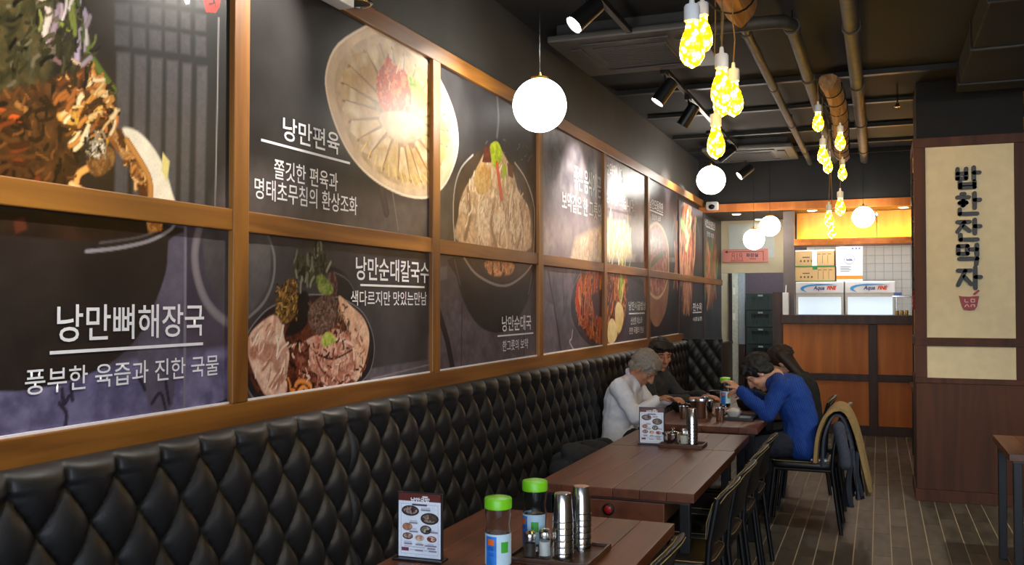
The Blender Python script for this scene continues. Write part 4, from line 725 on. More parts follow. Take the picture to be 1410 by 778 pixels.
def fridge(x0, x1, label):
    cx = (x0+x1)/2; w = x1-x0; t = thing('drinks_fridge', label, 'fridge', (cx, 12.9, 0), group='glass door fridges behind the counter')
    grey = plain('fridge_frame', (206, 202, 190), .4, 0, .03); h = w/2
    B().box(-h, h, -.28, .3, 0, 1.82, .01).build('cabinet', grey, t)
    B().box(-h+.005, h-.005, -.30, -.28, 1.675, 1.815, .006).build('header_board', white_plastic, t)
    fn = lambda u, v, d: (u, -.3025-d, v)
    text_mesh('lettering', 'Aqua', (-.08, .055, 1.70, 1.765), lambda u, v, d: (u+.25*(v-1.7), -.3025, v), plain('navy_print', (50, 60, 120), .5), t, .03)
    text_mesh('lettering', 'FINE', (.085, .19, 1.715, 1.765), lambda u, v, d: (u+.25*(v-1.7), -.3025, v), plain('red_print', (214, 66, 30), .5), t, .05)
    up = [(.24, 1.778), (.1, 1.79), (-.05, 1.79), (-.17, 1.775), (-.23, 1.745), (-.22, 1.71), (-.15, 1.685)]; dn = [(-.19, 1.715), (-.19, 1.735), (-.14, 1.757), (-.04, 1.77), (.1, 1.777)]
    sw = crom(up, 3, False).tolist()+crom(dn, 3, False).tolist(); B().prism(sw, fn, 0, .001).build('swoosh', plain('blue_print', (64, 160, 224), .5), t)
    d = B(); d.box(-h+.01, -h+.035, -.315, -.28, .12, 1.655); d.box(h-.035, h-.01, -.315, -.28, .12, 1.655); d.box(-h+.035, h-.035, -.315, -.28, 1.625, 1.655); d.box(-h+.035, h-.035, -.315, -.28, .12, .2); dr = d.build('door', grey, t)
    B().box(-h+.035, h-.035, -.30, -.285, .2, 1.625).build('glass_pane', emit('frosted_lit_glass', (214, 232, 244), .36), dr)
fridge(-1.0, -.41, 'glass door fridge under the cardboard boxes'); fridge(-.40, .195, 'glass door fridge beside the white tiled wall')
kraft = plain('kraft_card', (190, 156, 104), .8, 0, .06, 8); tape = plain('tape', (232, 226, 214), .4)
def carton(x0, x1, z0, z1, label, green, y=12.72):
    cx = (x0+x1)/2; t = thing('cardboard_box', label, 'box', (cx, y+.2, z0)); w = (x1-x0)/2; h = z1-z0
    B().box(-w, w, -.2, .2, 0, h, .004).build('carton', kraft, t); e = plain('green_edge', (50, 120, 70), .6) if green else tape
    B().box(-w-.001, w+.001, -.203, -.2, h-.018, h).build('top_edge', e, t)
    if green: B().box(-w-.001, w+.001, -.203, -.2, 0, .014).build('bottom_edge', e, t)
    B().box(-.03, .03, -.204, -.2, 0 if not green else h-.05, h).build('tape', e, t)
    pr = plain('brown_print', (90, 66, 40), .7)
    for k in range(4): B().box(-w+.06+k*.045, -w+.08+k*.045, -.2015, -.2, .05, .075).build('printed_mark', pr, t)
    B().box(-w+.09, -w+.18, -.2015, -.2, .105, .118).build('printed_mark', pr, t)
    for k in range(3):
        B().box(w-.21+k*.065, w-.165+k*.065, -.2015, -.2, h-.06, h-.052).build('printed_mark', pr, t)
        B().box(w-.21+k*.065, w-.205+k*.065, -.2015, -.2, .03, h-.07).build('printed_mark', pr, t)
carton(-1.01, -.52, 1.822, 2.03, 'brown carton with green edges lying directly on the fridge', True); carton(-1.01, -.53, 2.03, 2.235, 'brown carton with white tape on top of the green-edged carton', False)
t = thing('printed_box', 'tall white carton with orange bands on the fridge', 'box', (-.345, 12.9, 1.822))
B().box(-.158, .158, -.2, .2, 0, .48, .004).build('carton', white_plastic, t); orange = plain('orange_print', (236, 130, 40), .5); bluep = plain('dark_blue_print', (70, 76, 140), .5)
B().box(-.159, .159, -.202, -.2, .03, .075).build('band', orange, t); B().box(-.159, -.03, -.202, -.2, .452, .468).build('band', orange, t); B().box(.02, .159, -.202, -.2, .452, .468).build('band', orange, t)
rg = B(); rg.tube([(.0+.062*math.cos(a), -.202, .285+.062*math.sin(a)) for a in np.linspace(0, 2*math.pi, 24, endpoint=False)], .0025, 5, True); rg.build('round_seal', bluep, t)
text_mesh('lettering', 'tadle.', (-.042, .042, .265, .30), lambda u, v, d: (u, -.2025, v), bluep, t, .03)
for k in range(4): B().box(-.11, .0+.02*(k % 2), -.2015, -.2, .125+k*.02, .133+k*.02).build('printed_line', bluep, t)
for k in range(3): B().box(.03+k*.04, .055+k*.04, -.2015, -.2, .41, .432).build('printed_mark', bluep, t)
B().box(-.12, -.03, -.2015, -.2, .415, .424).build('printed_line', bluep, t)
t = thing('wire_shelf', 'narrow steel shelf beside the fridge on the tiled wall', 'shelf', (.17, 12.4, 1.62))
B().box(-.02, .45, -.08, .14, .0, .02, .004).build('board', chrome, t); B().cone((.03, .0, 0), (.03, .0, -1.62), .008).build('leg', chrome, t); B().cone((.44, .0, 0), (.44, .0, -1.62), .008).build('leg', chrome, t)
B().box(.0, .09, -.06, .0, .02, .06, .01).build('bundle', plain('blue_bag', (110, 130, 190), .5), t)
for k in range(3):
    c = thing('tin_can', ['small gold can on the counter nearest the fridge', 'small gold can in the middle of three on the counter', 'small gold can on the counter nearest the pillar'][k], 'can', (.205+k*.05, 12.0, 1.405))
    B().lathe([(.02, 0), (.021, .004), (.021, .05), (.018, .055)], n=14).build('body', brass, c, 40); B().lathe([(.017, .055), (.017, .058), (0, .058)], n=14).build('lid', chrome, c)
t = thing('towel_holder', 'white upright paper towel holder at the counter end', 'paper holder', (-.9, 11.95, 1.405)); B().box(-.035, .035, -.05, .05, 0, .27, .008).build('case', white_plastic, t); B().cone((0, 0, .27), (.005, 0, .36), .008, .006).build('stick', white_plastic, t)
t.location = (-1.05, 11.8, 1.405)
# passage: sign, open door, crates
t = thing('toilet_sign', 'pink restroom sign with arrow on the cream wall', 'sign', (-1.68, 12.99, 2.19)); pk = plain('pink_board', (222, 140, 124), .5, 0, .03); mk = plain('maroon_print', (110, 40, 50), .5)
B().box(-.30, .30, -.02, 0, -.09, .09, .003).build('board', pk, t)
B().box(-.26, .24, -.022, -.02, .05, .057).build('arrow_shaft', mk, t); B().prism([(-.28, .0535), (-.235, .035), (-.235, .072)], lambda u, v, d: (u, d, v), -.022, -.02).build('arrow_head', mk, t)
B().box(.234, .241, -.022, -.02, -.075, .057).build('arrow_tail', mk, t)
for x in (-.16, -.06):
    i_ = B(); i_.tube([(x+.018*math.cos(a), -.022, .015+.018*math.sin(a)) for a in np.linspace(0, 6.283, 14, endpoint=False)], .003, 4, True)
    i_.tube([(x-.012, -.022, -.003), (x-.026, -.022, -.06), (x+.026, -.022, -.06), (x+.012, -.022, -.003)], .003, 4); i_.build('figure_icon', mk, t)
B().box(-.112, -.106, -.022, -.02, -.06, .03).build('divider', mk, t); B().box(-.2, -.02, -.022, -.02, -.072, -.068).build('divider', mk, t)
text_mesh('lettering', '화장실', (.01, .17, -.02, .03), lambda u, v, d: (u, -.0215, v), plain('slate_print', (70, 70, 100), .5), t, .03); text_mesh('lettering', '화장실', (.06, .14, -.055, -.035), lambda u, v, d: (u, -.0215, v), mk, t, .01)
d1 = struct(B().box(-1.985, -1.90, 13.85, 13.9, 0, 2.08, .004).build('door_1', plain('pale_green_paint', (196, 200, 186), .5)))
for z in (1.35, 1.72): B((0, 0, 0)).box(-1.975, -1.94, 13.842, 13.85, z-.05, z+.05).build('hinge', white_plastic, d1)
slab('trim_6', -1.90, -1.81, 13.9, 14.0, .95, 2.0, plain('pale_blue_frame', (160, 170, 176), .5)); slab('trim_7', -1.90, -1.81, 13.9, 14.0, 0, .95, dark_wood)
green = plain('bottle_green_plastic', (16, 46, 38), .4, 0, .1); cr0 = None
CL = ['dark green crate at the bottom of the stack by the passage door', 'dark green crate second from the bottom of the stack', 'dark green crate in the middle of the stack', 'dark green crate second from the top of the stack', 'dark green crate at the top of the stack by the passage door', 'dark green crate third from the bottom of the stack']
for k in range(7):
    if cr0 is None:
        cr0 = thing('plastic_crate', '', 'crate', (-1.56, 13.75, 0), group='stack of green crates'); b = B(); h = .24
        b.box(-.19, .19, -.14, -.125, .01, .05); b.box(-.19, .19, -.14, -.125, .2, .235); b.box(-.19, -.12, -.14, -.125, .05, .2); b.box(.12, .19, -.14, -.125, .05, .2); b.box(-.12, .12, -.13, -.12, .05, .14); b.box(-.12, .12, -.13, -.12, .185, .2)
        b.box(-.19, -.175, -.125, .14, .01, .235); b.box(.175, .19, -.125, .14, .01, .235); b.box(-.175, .175, .125, .14, .01, .235); b.box(-.175, .175, -.125, .125, .01, .03); b.build('body', green, cr0)
        r_ = B(); r_.box(-.2, .2, -.15, -.135, .225, .24); r_.box(-.2, .2, .135, .15, .225, .24); r_.box(-.2, -.185, -.135, .135, .225, .24); r_.box(.185, .2, -.135, .135, .225, .24); r_.build('rim', green, cr0)
        for x in (-.1, -.05, .05, .1): B().box(x-.004, x+.004, -.145, -.13, .05, .2).build('rib', green, cr0)
        B().box(-.03, .035, -.148, -.14, .2, .225).build('handle_tab', plain('pale_tab', (170, 190, 180), .3), cr0); c = cr0
    else: c = dup(cr0); c.location.z = k*.24
    c['label'] = ('dark green crate at the bottom of the stack by the passage door', 'dark green crate second from the bottom of the stack', 'dark green crate third from the bottom of the stack', 'dark green crate in the middle of the stack', 'dark green crate third from the top of the stack', 'dark green crate second from the top of the stack', 'dark green crate at the top of the stack by the passage door')[k]
DL = ['recessed downlight in the soffit beside the dome camera', 'recessed downlight in the soffit over the restroom sign', 'recessed downlight in the soffit over the cartons', 'recessed downlight in the soffit beside the pillar']
for k, (x, y) in enumerate(((-1.66, 12.0), (-1.48, 12.85), (-.74, 11.85), (.28, 11.85))):
    t = thing('recessed_downlight', DL[k], 'ceiling light', (x, y, 2.67)); B().lathe([(.05, -.008), (.062, -.006), (.064, 0)], n=20).build('ring', white_plastic, t); B().lathe([(0, -.0085), (.05, -.0085), (.05, -.003)], n=20).build('lens', emit('downlight', (255, 240, 214), 14), t)
t = thing('dome_camera', 'small white dome security camera under the soffit trim', 'camera', (-1.88, 11.55, 2.75)); B().box(-.07, .07, -.1, .02, -.07, .03, .02).build('housing', white_plastic, t, 40); B().sphere((0, -.1, -.035), (.04, .025, .03), 16, 10).build('dome_lens', plain('smoked_dome', (16, 16, 18), .1), t, 60)

# ---------------------------------------------------------------- sign pillar
px0, px1, py0, py1 = .268, 1.06, 8.05, 8.72
pil = thing('pillar', 'square dark wood pillar with cream sign panels lettered 밥한잔먹자', 'pillar', (px0, py0, 0)); po_ = (px0, py0, 0)
def pb(name, x0, x1, y0, y1, z0, z1, mat, bev=.004): return B(po_).box(x0, x1, y0, y1, z0, z1, bev).build(name, mat, pil)
pb('core', px0+.02, px1-.02, py0+.02, py1, 0, CEIL, ceiling_black, 0)
pb('lower_panel', px0, px1, py0, py1, .09, .92, pillar_wood); pb('plinth', px0-.012, px1+.012, py0-.012, py1, 0, .09, pillar_wood)
for z0, z1 in ((.92, .963), (1.212, 1.278), (2.775, 2.85)): pb('rail', px0-.006, px1+.006, py0-.006, py1, z0, z1, pillar_wood)
for x0, x1 in ((px0-.004, .351), (.973, px1+.004)): pb('stile', x0, x1, py0-.004, py0+.06, .963, 2.775, pillar_wood)
pb('stile', px0-.004, px0+.06, py1-.07, py1, .963, 2.775, pillar_wood)
pb('sign_panel', .351, .973, py0+.012, py0+.03, 1.278, 2.775, cream_panel, 0); pb('lower_sign_panel', .351, .973, py0+.012, py0+.03, .963, 1.212, cream_panel, 0)
pb('side_sign_panel', px0+.01, px0+.03, py0+.06, py1-.07, 1.278, 2.775, cream_panel, 0); pb('side_lower_panel', px0+.01, px0+.03, py0+.06, py1-.07, .963, 1.212, cream_panel, 0)
def stroke_poly(p, q, w):
    p = np.array(p, float); q = np.array(q, float); d = q-p; d = d/max(np.hypot(*d), 1e-6); a0 = math.atan2(d[1], d[0])
    return [tuple(q+w/2*np.array([math.cos(a0+t), math.sin(a0+t)])) for t in np.linspace(-math.pi/2, math.pi/2, 6)]+[tuple(p+w/2*np.array([math.cos(a0+t), math.sin(a0+t)])) for t in np.linspace(math.pi/2, 1.5*math.pi, 6)]
GLY = {'밥': ([(.06,.95),(.06,.48)],[(.42,.95),(.42,.48)],[(.06,.72),(.42,.72)],[(.06,.48),(.42,.48)],[(.74,1),(.74,.42)],[(.74,.74),(.97,.74)],[(.16,.32),(.16,.04)],[(.76,.32),(.76,.04)],[(.16,.19),(.76,.19)],[(.16,.04),(.76,.04)]),
 '한': ([(.22,.98),(.34,.98)],[(.04,.82),(.52,.82)],[(.14,.56),(.28,.66)],[(.28,.66),(.42,.56)],[(.42,.56),(.28,.44)],[(.28,.44),(.14,.56)],[(.76,1),(.76,.3)],[(.76,.68),(.98,.68)],[(.14,.26),(.14,.04)],[(.14,.04),(.86,.04)]),
 '잔': ([(.04,.9),(.54,.9)],[(.32,.88),(.04,.44)],[(.3,.68),(.54,.46)],[(.76,1),(.76,.34)],[(.76,.68),(.98,.68)],[(.16,.28),(.16,.04)],[(.16,.04),(.86,.04)]),
 '먹': ([(.06,.94),(.06,.54)],[(.44,.94),(.44,.54)],[(.06,.94),(.44,.94)],[(.06,.54),(.44,.54)],[(.56,.76),(.82,.76)],[(.84,1),(.84,.44)],[(.1,.28),(.84,.28)],[(.84,.28),(.8,-.02)]),
 '자': ([(.04,.86),(.56,.86)],[(.34,.84),(.04,.16)],[(.3,.56),(.58,.2)],[(.76,1),(.76,0)],[(.76,.54),(.98,.54)])}
ROWS = (('밥', 2.44, 2.6), ('한', 2.234, 2.4), ('잔', 2.034, 2.194), ('먹', 1.85, 2.0), ('자', 1.663, 1.823))
red = plain('sign_red', (150, 32, 36), .5)
def sign(fn, side):
    for ch, z0, z1 in ROWS:
        b = B(po_)
        for p, q in GLY[ch]:
            b.prism(stroke_poly((.57+p[0]*.168, z0+p[1]*(z1-z0)), (.57+q[0]*.168, z0+q[1]*(z1-z0)), .031), fn, 0, .022)
        b.build('letter', black_print, pil)
    bw = [(.583, 1.605), (.60, 1.60), (.655, 1.598), (.715, 1.603), (.722, 1.60), (.706, 1.52), (.69, 1.497), (.655, 1.492), (.618, 1.497), (.604, 1.52)]
    em = B(po_).prism(bw, fn, 0, .018).build('bowl_emblem', red, pil); B(po_).prism(stroke_poly((.69, 1.618), (.718, 1.642), .016), fn, 0, .018).build('spoon_mark', red, pil)
    e = B(po_)
    for p, q in (((.622,1.578),(.622,1.556)),((.622,1.556),(.643,1.556)),((.665,1.578),(.69,1.578)),((.665,1.578),(.665,1.556)),((.69,1.578),(.69,1.556)),((.665,1.556),(.69,1.556)),((.636,1.54),(.622,1.52)),((.636,1.54),(.65,1.52)),((.665,1.535),(.69,1.535)),((.69,1.535),(.69,1.52)),((.665,1.52),(.665,1.535))):
        e.prism(stroke_poly(p, q, .006), fn, .018, .0195)
    e.build('emblem_lettering', plain('pale_pink', (226, 190, 180), .5), pil)
sign(lambda u, v, d: (u, py0+.012-d, v), 0)
sign(lambda u, v, d: (px0+.01-d, py0+.33-(u-.655), v), 1)

# ---------------------------------------------------------------- ceiling services
def services():
    galv = plain('dusty_pipe', (74, 66, 54), .6, .2, .25, 12)
    for label, x, y0, y1, r in (('thin grey ceiling pipe running beside the picture wall', -.74, 5.5, 11.55, .03), ('thick wrapped ceiling pipe near the aisle', -.14, -2.4, 11.5, .048)):
        t = thing('ceiling_pipe', label, 'pipe', (x, y0, 3.2)); B().cone((0, 0, 0), (0, y1-y0, 0), r, r, 14).build('pipe', galv, t, 40)
        n = int((y1-y0)/1.6)
        for k in range(n+1):
            y = .3+k*1.6
            if y > y1-y0: break
            B().cone((0, y, 0), (0, y+.05, 0), r*1.18, r*1.18, 14).build('collar', galv, t, 40); B().cone((0, y+.02, r), (0, y+.02, CEIL-3.2), .005, .005, 6).build('hanger', steel_black, t)
    t = thing('ceiling_pipe', 'wrapped ceiling pipe that bends toward the driftwood beam', 'pipe', (-.47, 5.65, 3.2))
    B().tube([(-.45, 0, 0), (-.12, 0, 0), (-.04, .02, 0), (0, .1, 0), (0, .5, 0), (0, 5.8, 0)], .04, 12).build('pipe', galv, t, 50)
    for y in (.12, 1.5, 3.1, 4.7): B().cone((0, y, 0), (0, y+.06, 0), .05, .05, 14).build('collar', galv, t, 40); B().cone((0, y+.03, .04), (0, y+.03, .1), .005, .005, 6).build('hanger', steel_black, t)
    for k, (y, z) in enumerate(((7.5, 3.27), (8.6, 3.28), (9.73, 3.27), (10.7, 3.28), (11.3, 3.26))):
        t = thing('ceiling_joist', ['thin dark ceiling joist nearest the near driftwood beam', 'second dark ceiling joist counted from the shop front', 'third dark ceiling joist counted from the shop front', 'fourth dark ceiling joist counted from the shop front', 'thin dark ceiling joist nearest the soffit'][k], 'joist', (.7, y, z), group='ceiling joists')
        B().box(-2.7, 2.7, -.015, .015, -.005, CEIL-z, .002).build('web', plain('joist_metal', (40, 36, 31), .5, .3), t); B().box(-2.7, 2.7, -.03, .03, -.012, -.005).build('flange', plain('joist_metal', (40, 36, 31), .5, .3), t)
    for k, (x, y, rz, lab) in enumerate(((-1.46, 6.0, 0, 'dark ceiling air conditioner cassette above the pork plate poster'), (-1.3, 10.6, 0, 'dark ceiling air conditioner cassette near the soffit'))):
        ac = plain('ac_casing', (74, 70, 64), .45, 0, .06, 6); t = thing('ceiling_air_conditioner', lab, 'air conditioner', (x, y, 3.18), rz, 'cassette air conditioners')
        B().box(-.47, .47, -.47, .47, 0, .045, .015).build('panel', ac, t); B().box(-.42, .42, -.42, .42, .045, CEIL-3.18).build('casing', black_paint, t)
        B().box(-.24, .24, -.24, .24, -.008, 0, .003).build('grille_frame', ac, t)
        for i in range(13): B().box(-.225, .225, -.225+i*.036, -.212+i*.036, -.018, -.008).build('grille_slat', ac, t)
        for a, b_, c, d in ((-.28, .28, -.38, -.30), (-.28, .28, .30, .38), (-.38, -.30, -.28, .28), (.30, .38, -.28, .28)): B().box(a, b_, c, d, -.012, 0, .004).build('louvre', plain('louvre_grey', (50, 48, 45), .4), t)
    # dark ventilation duct above the right side
    t = thing('ventilation_duct', 'wide black ventilation duct above the pillar', 'duct', (.95, 7.0, 3.12)); B().box(-.4, .5, -2.6, .7, 0, .18, .01).build('duct', ceiling_black, t)
    for y in (-1.6, -.6, .4): B().box(-.41, .51, y, y+.03, -.008, .18).build('seam', steel_black, t)
    t = thing('sprinkler', 'small ceiling sprinkler head beside the ventilation duct', 'sprinkler', (.15, 8.0, CEIL)); B().cone((0, 0, 0), (0, 0, -.16), .006, .006, 8).build('pipe', chrome, t); B().lathe([(.005, -.2), (.02, -.198), (.012, -.17), (.012, -.16)], n=12).build('head', chrome, t)
services()
# ---------------------------------------------------------------- lamps
def globes():
    G = [(-1.62, 4.53, 2.568, 'white globe pendant hanging before the stone pot poster'), (-1.582, 9.609, 2.80, 'white globe pendant hanging before the tan bowl poster'), (-1.351, 11.2, 2.29, 'white globe pendant hanging before the restroom sign, the lower of two'), (-1.2, 11.5, 2.465, 'white globe pendant beside the restroom sign, the higher of two'), (-.155, 11.3, 2.52, 'white globe pendant hanging before the amber cove')]
    for x, y, z, lab in G:
        t = thing('globe_pendant', lab, 'pendant lamp', (x, y, z), group='white globe pendants')
        R_ = .1385 if y < 6 else (.1444 if y < 10 else .121); ztop = CEIL-z
        B().sphere((0, 0, 0), R_, 36, 22).build('globe', globe_glass, t, 180)
        B().lathe([(.045, R_*.955), (.045, R_+.006), (.012, R_+.012), (.008, R_+.03), (0, R_+.032)], n=18).build('cap', brass, t, 40)
        B().cone((0, 0, R_+.03), (0, 0, ztop), .0025, .0025, 6).build('cord', steel_black, t); B().lathe([(.045, ztop-.03), (.05, ztop-.025), (.05, ztop)], n=18).build('canopy', steel_black, t)
globes()
def bulbs():
    bark = wood('driftwood', (120, 84, 48), (176, 130, 80), 1, .8, 10)
    def log(loc, L, r, lab, seed):
        rn = random.Random(seed); t = thing('driftwood_beam', lab, 'driftwood', loc); b = B(); m = 26; n = 12; vv = []
        for i in range(m+1):
            s = i/m; y = s*L
            for k in range(n):
                a = 2*math.pi*k/n; rr = r*(1+.16*math.sin(3*a+seed+s*4)+.1*math.sin(9*s+a)+rn.uniform(-.05, .05))*(.86 if i in (0, m) else 1)
                vv.append((rr*math.cos(a)+.02*math.sin(s*5), y+(rn.uniform(-.02, .02) if i in (0, m) else 0), rr*math.sin(a)*1.05+.015*math.sin(s*7)))
        fs = [(i*n+k, i*n+(k+1) % n, (i+1)*n+(k+1) % n, (i+1)*n+k) for i in range(m) for k in range(n)]+[tuple(range(n))[::-1], tuple(range(m*n, (m+1)*n))]
        b.add(vv, fs).build('beam', bark, t, 50)
        for q in range(9):
            y0 = L*(.06+.1*q); c = [((r*1.22)*math.cos(a)+.02*math.sin(y0/L*5), y0+.03*math.sin(a+q)+.015*a/6.28, (r*1.24)*math.sin(a)+.015*math.sin(y0/L*7)) for a in np.linspace(0, 2*math.pi, 20, endpoint=False)]
            B().tube(c, .004, 5, True).build('cord_wrap', steel_black, t)
        for y in (.3*L, .75*L): B().cone((0, y, r*.8), (0, y, CEIL-loc[2]), .004, .004, 6).build('chain', steel_black, t)
    log((-.52, 1.9, 2.80), 2.15, .078, 'rough driftwood beam over the near tables', 2); log((-.30, 6.45, 3.0), 3.4, .062, 'rough driftwood beam hanging farther down the aisle', 6)
    proto = None
    cordm = plain('twisted_cord', (120, 92, 50), .7)
    capw = white_plastic
    gl = B().lathe([(.0, -.066), (.006, -.063), (.022, -.054), (.033, -.036), (.036, -.016), (.033, .006), (.026, .028), (.019, .046), (.0165, .06), (.0165, .064)], n=22).build('bulb', bulb_glow, None, 180)
    so = B().lathe([(.0, .064), (.0185, .064), (.0225, .068), (.0225, .108), (.019, .114), (.0085, .117), (.006, .137), (.003, .139)], n=22).build('socket', capw, None, 40)
    near = [(-.484, 2.629, 2.276, 'amber filament bulb hung lowest on the front end of the near driftwood'), (-.571, 3.299, 2.494, 'amber filament bulb tucked behind the front one on the near driftwood'), (-.478, 3.126, 2.259, 'amber filament bulb at the front of the near cluster of three'), (-.499, 3.546, 2.31, 'amber filament bulb at the back of the near cluster of three'), (-.60, 3.923, 2.387, 'amber filament bulb half hidden inside the near cluster of three'), (-.60, 3.766, 2.189, 'amber filament bulb hanging alone below the near cluster')]
    far = [(-.364, 6.489, 2.746, 'amber filament bulb at the front end of the far driftwood'), (-.251, 7.179, 2.72, 'amber filament bulb on the aisle side of the far driftwood'), (-.359, 6.924, 2.593, 'amber filament bulb in front of the pair on the far driftwood'), (-.375, 7.988, 2.663, 'amber filament bulb at the back of the pair on the far driftwood'), (-.28, 8.457, 2.66, 'amber filament bulb hanging alone on the far driftwood, aisle side'), (-.258, 7.294, 2.256, 'amber filament bulb on a long cord before the dark header'), (-.36, 7.785, 2.21, 'amber filament bulb on a long cord before the amber cove, upper'), (-.37, 8.427, 2.164, 'amber filament bulb on a long cord before the amber cove, lower')]
    for k, (x, y, z, lab) in enumerate(near+far):
        t = thing('pendant_bulb', lab, 'pendant lamp', (x, y, z), group='amber pendant bulbs on driftwood')
        if k == 0: gl.parent = t; so.parent = t
        else: dup(gl, t); dup(so, t)
        lx, lz, lr = ((-.52, 2.80, .085) if k < len(near) else (-.30, 3.0, .068)); dx = lx-x; zt = lz-z
        sx = max(-lr, min(lr, -dx)); pts = [(0, 0, .138), (.006, 0, .138+(zt-.138)*.25), (-.004, .003, .138+(zt-.138)*.5), (.0, 0, zt-.16), ((dx+sx)*.5, 0, zt-.08), (dx+sx, 0, zt), (dx+sx*.6, 0, zt+lr*.8)]
        B().tube(pts, .0028, 6).build('cord', cordm, t)
bulbs()
def spots():
    t = thing('lighting_track', 'long black lighting track along the picture wall', 'light track', (-1.4, 1.1, 3.2)); B().box(-.018, .018, 0, 10.0, -.012, .02, .003).build('rail', steel_black, t)
    for y in (.3, 2.7, 5.1, 7.5, 9.8): B().cone((0, y, .02), (0, y, CEIL-3.2), .006, .006, 6).build('hanger', steel_black, t)
    H = [(1.55, (-.6, -.05, -.8), 'added unseen track spotlight at the shop front end of the track'), (3.05, (-.6, -.45, -.68), 'black track spotlight above the round plate poster'), (4.62, (-.60, -.50, -.72), 'black track spotlight above the white globe at the stone pot poster'), (6.54, (-.58, -.22, -.84), 'black track spotlight beside the near driftwood bulbs'), (7.43, (-.58, .06, -.86), 'black track spotlight partly behind the lone near bulb'), (9.42, (-.78, .30, -.50), 'black track spotlight in front of the farther cassette'), (10.85, (-.72, -.35, -.6), 'black track spotlight nearest the soffit')]  # first head is out of view, added to brighten the nearest posters
    t = thing('lighting_track', 'added unseen lighting track along the right-hand tables', 'light track', (1.5, 1.0, 3.2)); B().box(-.018, .018, 0, 5.2, -.012, .02, .003).build('rail', steel_black, t)  # track and its spots are unseen, added to light pillar, tables and floor
    for y in (.4, 2.6, 4.8): B().cone((0, y, .02), (0, y, CEIL-3.2), .006, .006, 6).build('hanger', steel_black, t)
    R = [(2.0, (-.75, .5, -.8), 'added unseen spotlight on the right-hand track nearest the shop front'), (4.2, (-.35, 1.0, -.42), 'added unseen spotlight on the right-hand track facing the pillar'), (5.6, (-.5, .5, -.9), 'added unseen spotlight at the far end of the right-hand track')]
    for k, (x_, y, d, lab) in enumerate([(-1.4,)+q for q in H]+[(1.5,)+q for q in R]):
        d = Vector(d).normalized(); c = Vector((-.0, 0, -.15)); t = thing('track_spotlight', lab, 'spotlight', (x_, y, 3.19), group='black track spotlights')
        p0 = c-d*.09; p1 = c+d*.09; B().box(-.02, .02, -.05, .05, -.03, -.001, .004).build('adapter', steel_black, t)
        B().cone((0, 0, -.03), c-d*.02, .008, .008, 8).build('arm', steel_black, t)
        hb = B(); hb.cone(p0, p1, .047, .05, 24, False); hb.cone(p0, p0-d*.012, .047, .035, 24); hb.build('housing', steel_black, t, 40)
        B().cone(p1-d*.012, p1-d*.008, .045, .045, 24).build('lens', lens_glow, t)
        l = bpy.data.lights.new('spot_beam', 'SPOT'); l.energy = SPOT_W; l.spot_size = math.radians(62); l.spot_blend = .8; l.shadow_soft_size = .03; l.color = (1, .93, .82)
        lo = bpy.data.objects.new('spot_beam', l); COL.objects.link(lo); lo.parent = t; lo.location = p1+d*.012; lo.rotation_euler = d.to_track_quat('-Z', 'Y').to_euler()
spots()
t = thing('emergency_light', 'white wall emergency light box on the top rail', 'emergency light', (-1.985, 3.1, 2.70)); B().box(0, .07, -.13, .09, .01, .2, .008).build('box', white_plastic, t)
B().lathe([(0, 0), (.05, 0), (.055, .01), (.04, .06), (.0, .07)], (.035, .17, .06), 18).build('lamp_head', steel_black, t, 40); B().tube([(.035+.056*math.cos(a), .17+.056*math.sin(a), .06) for a in np.linspace(0, 6.283, 20, endpoint=False)], .006, 6, True).build('bezel', chrome, t); B().box(.02, .05, .085, .125, .07, .1).build('bracket', white_plastic, t)

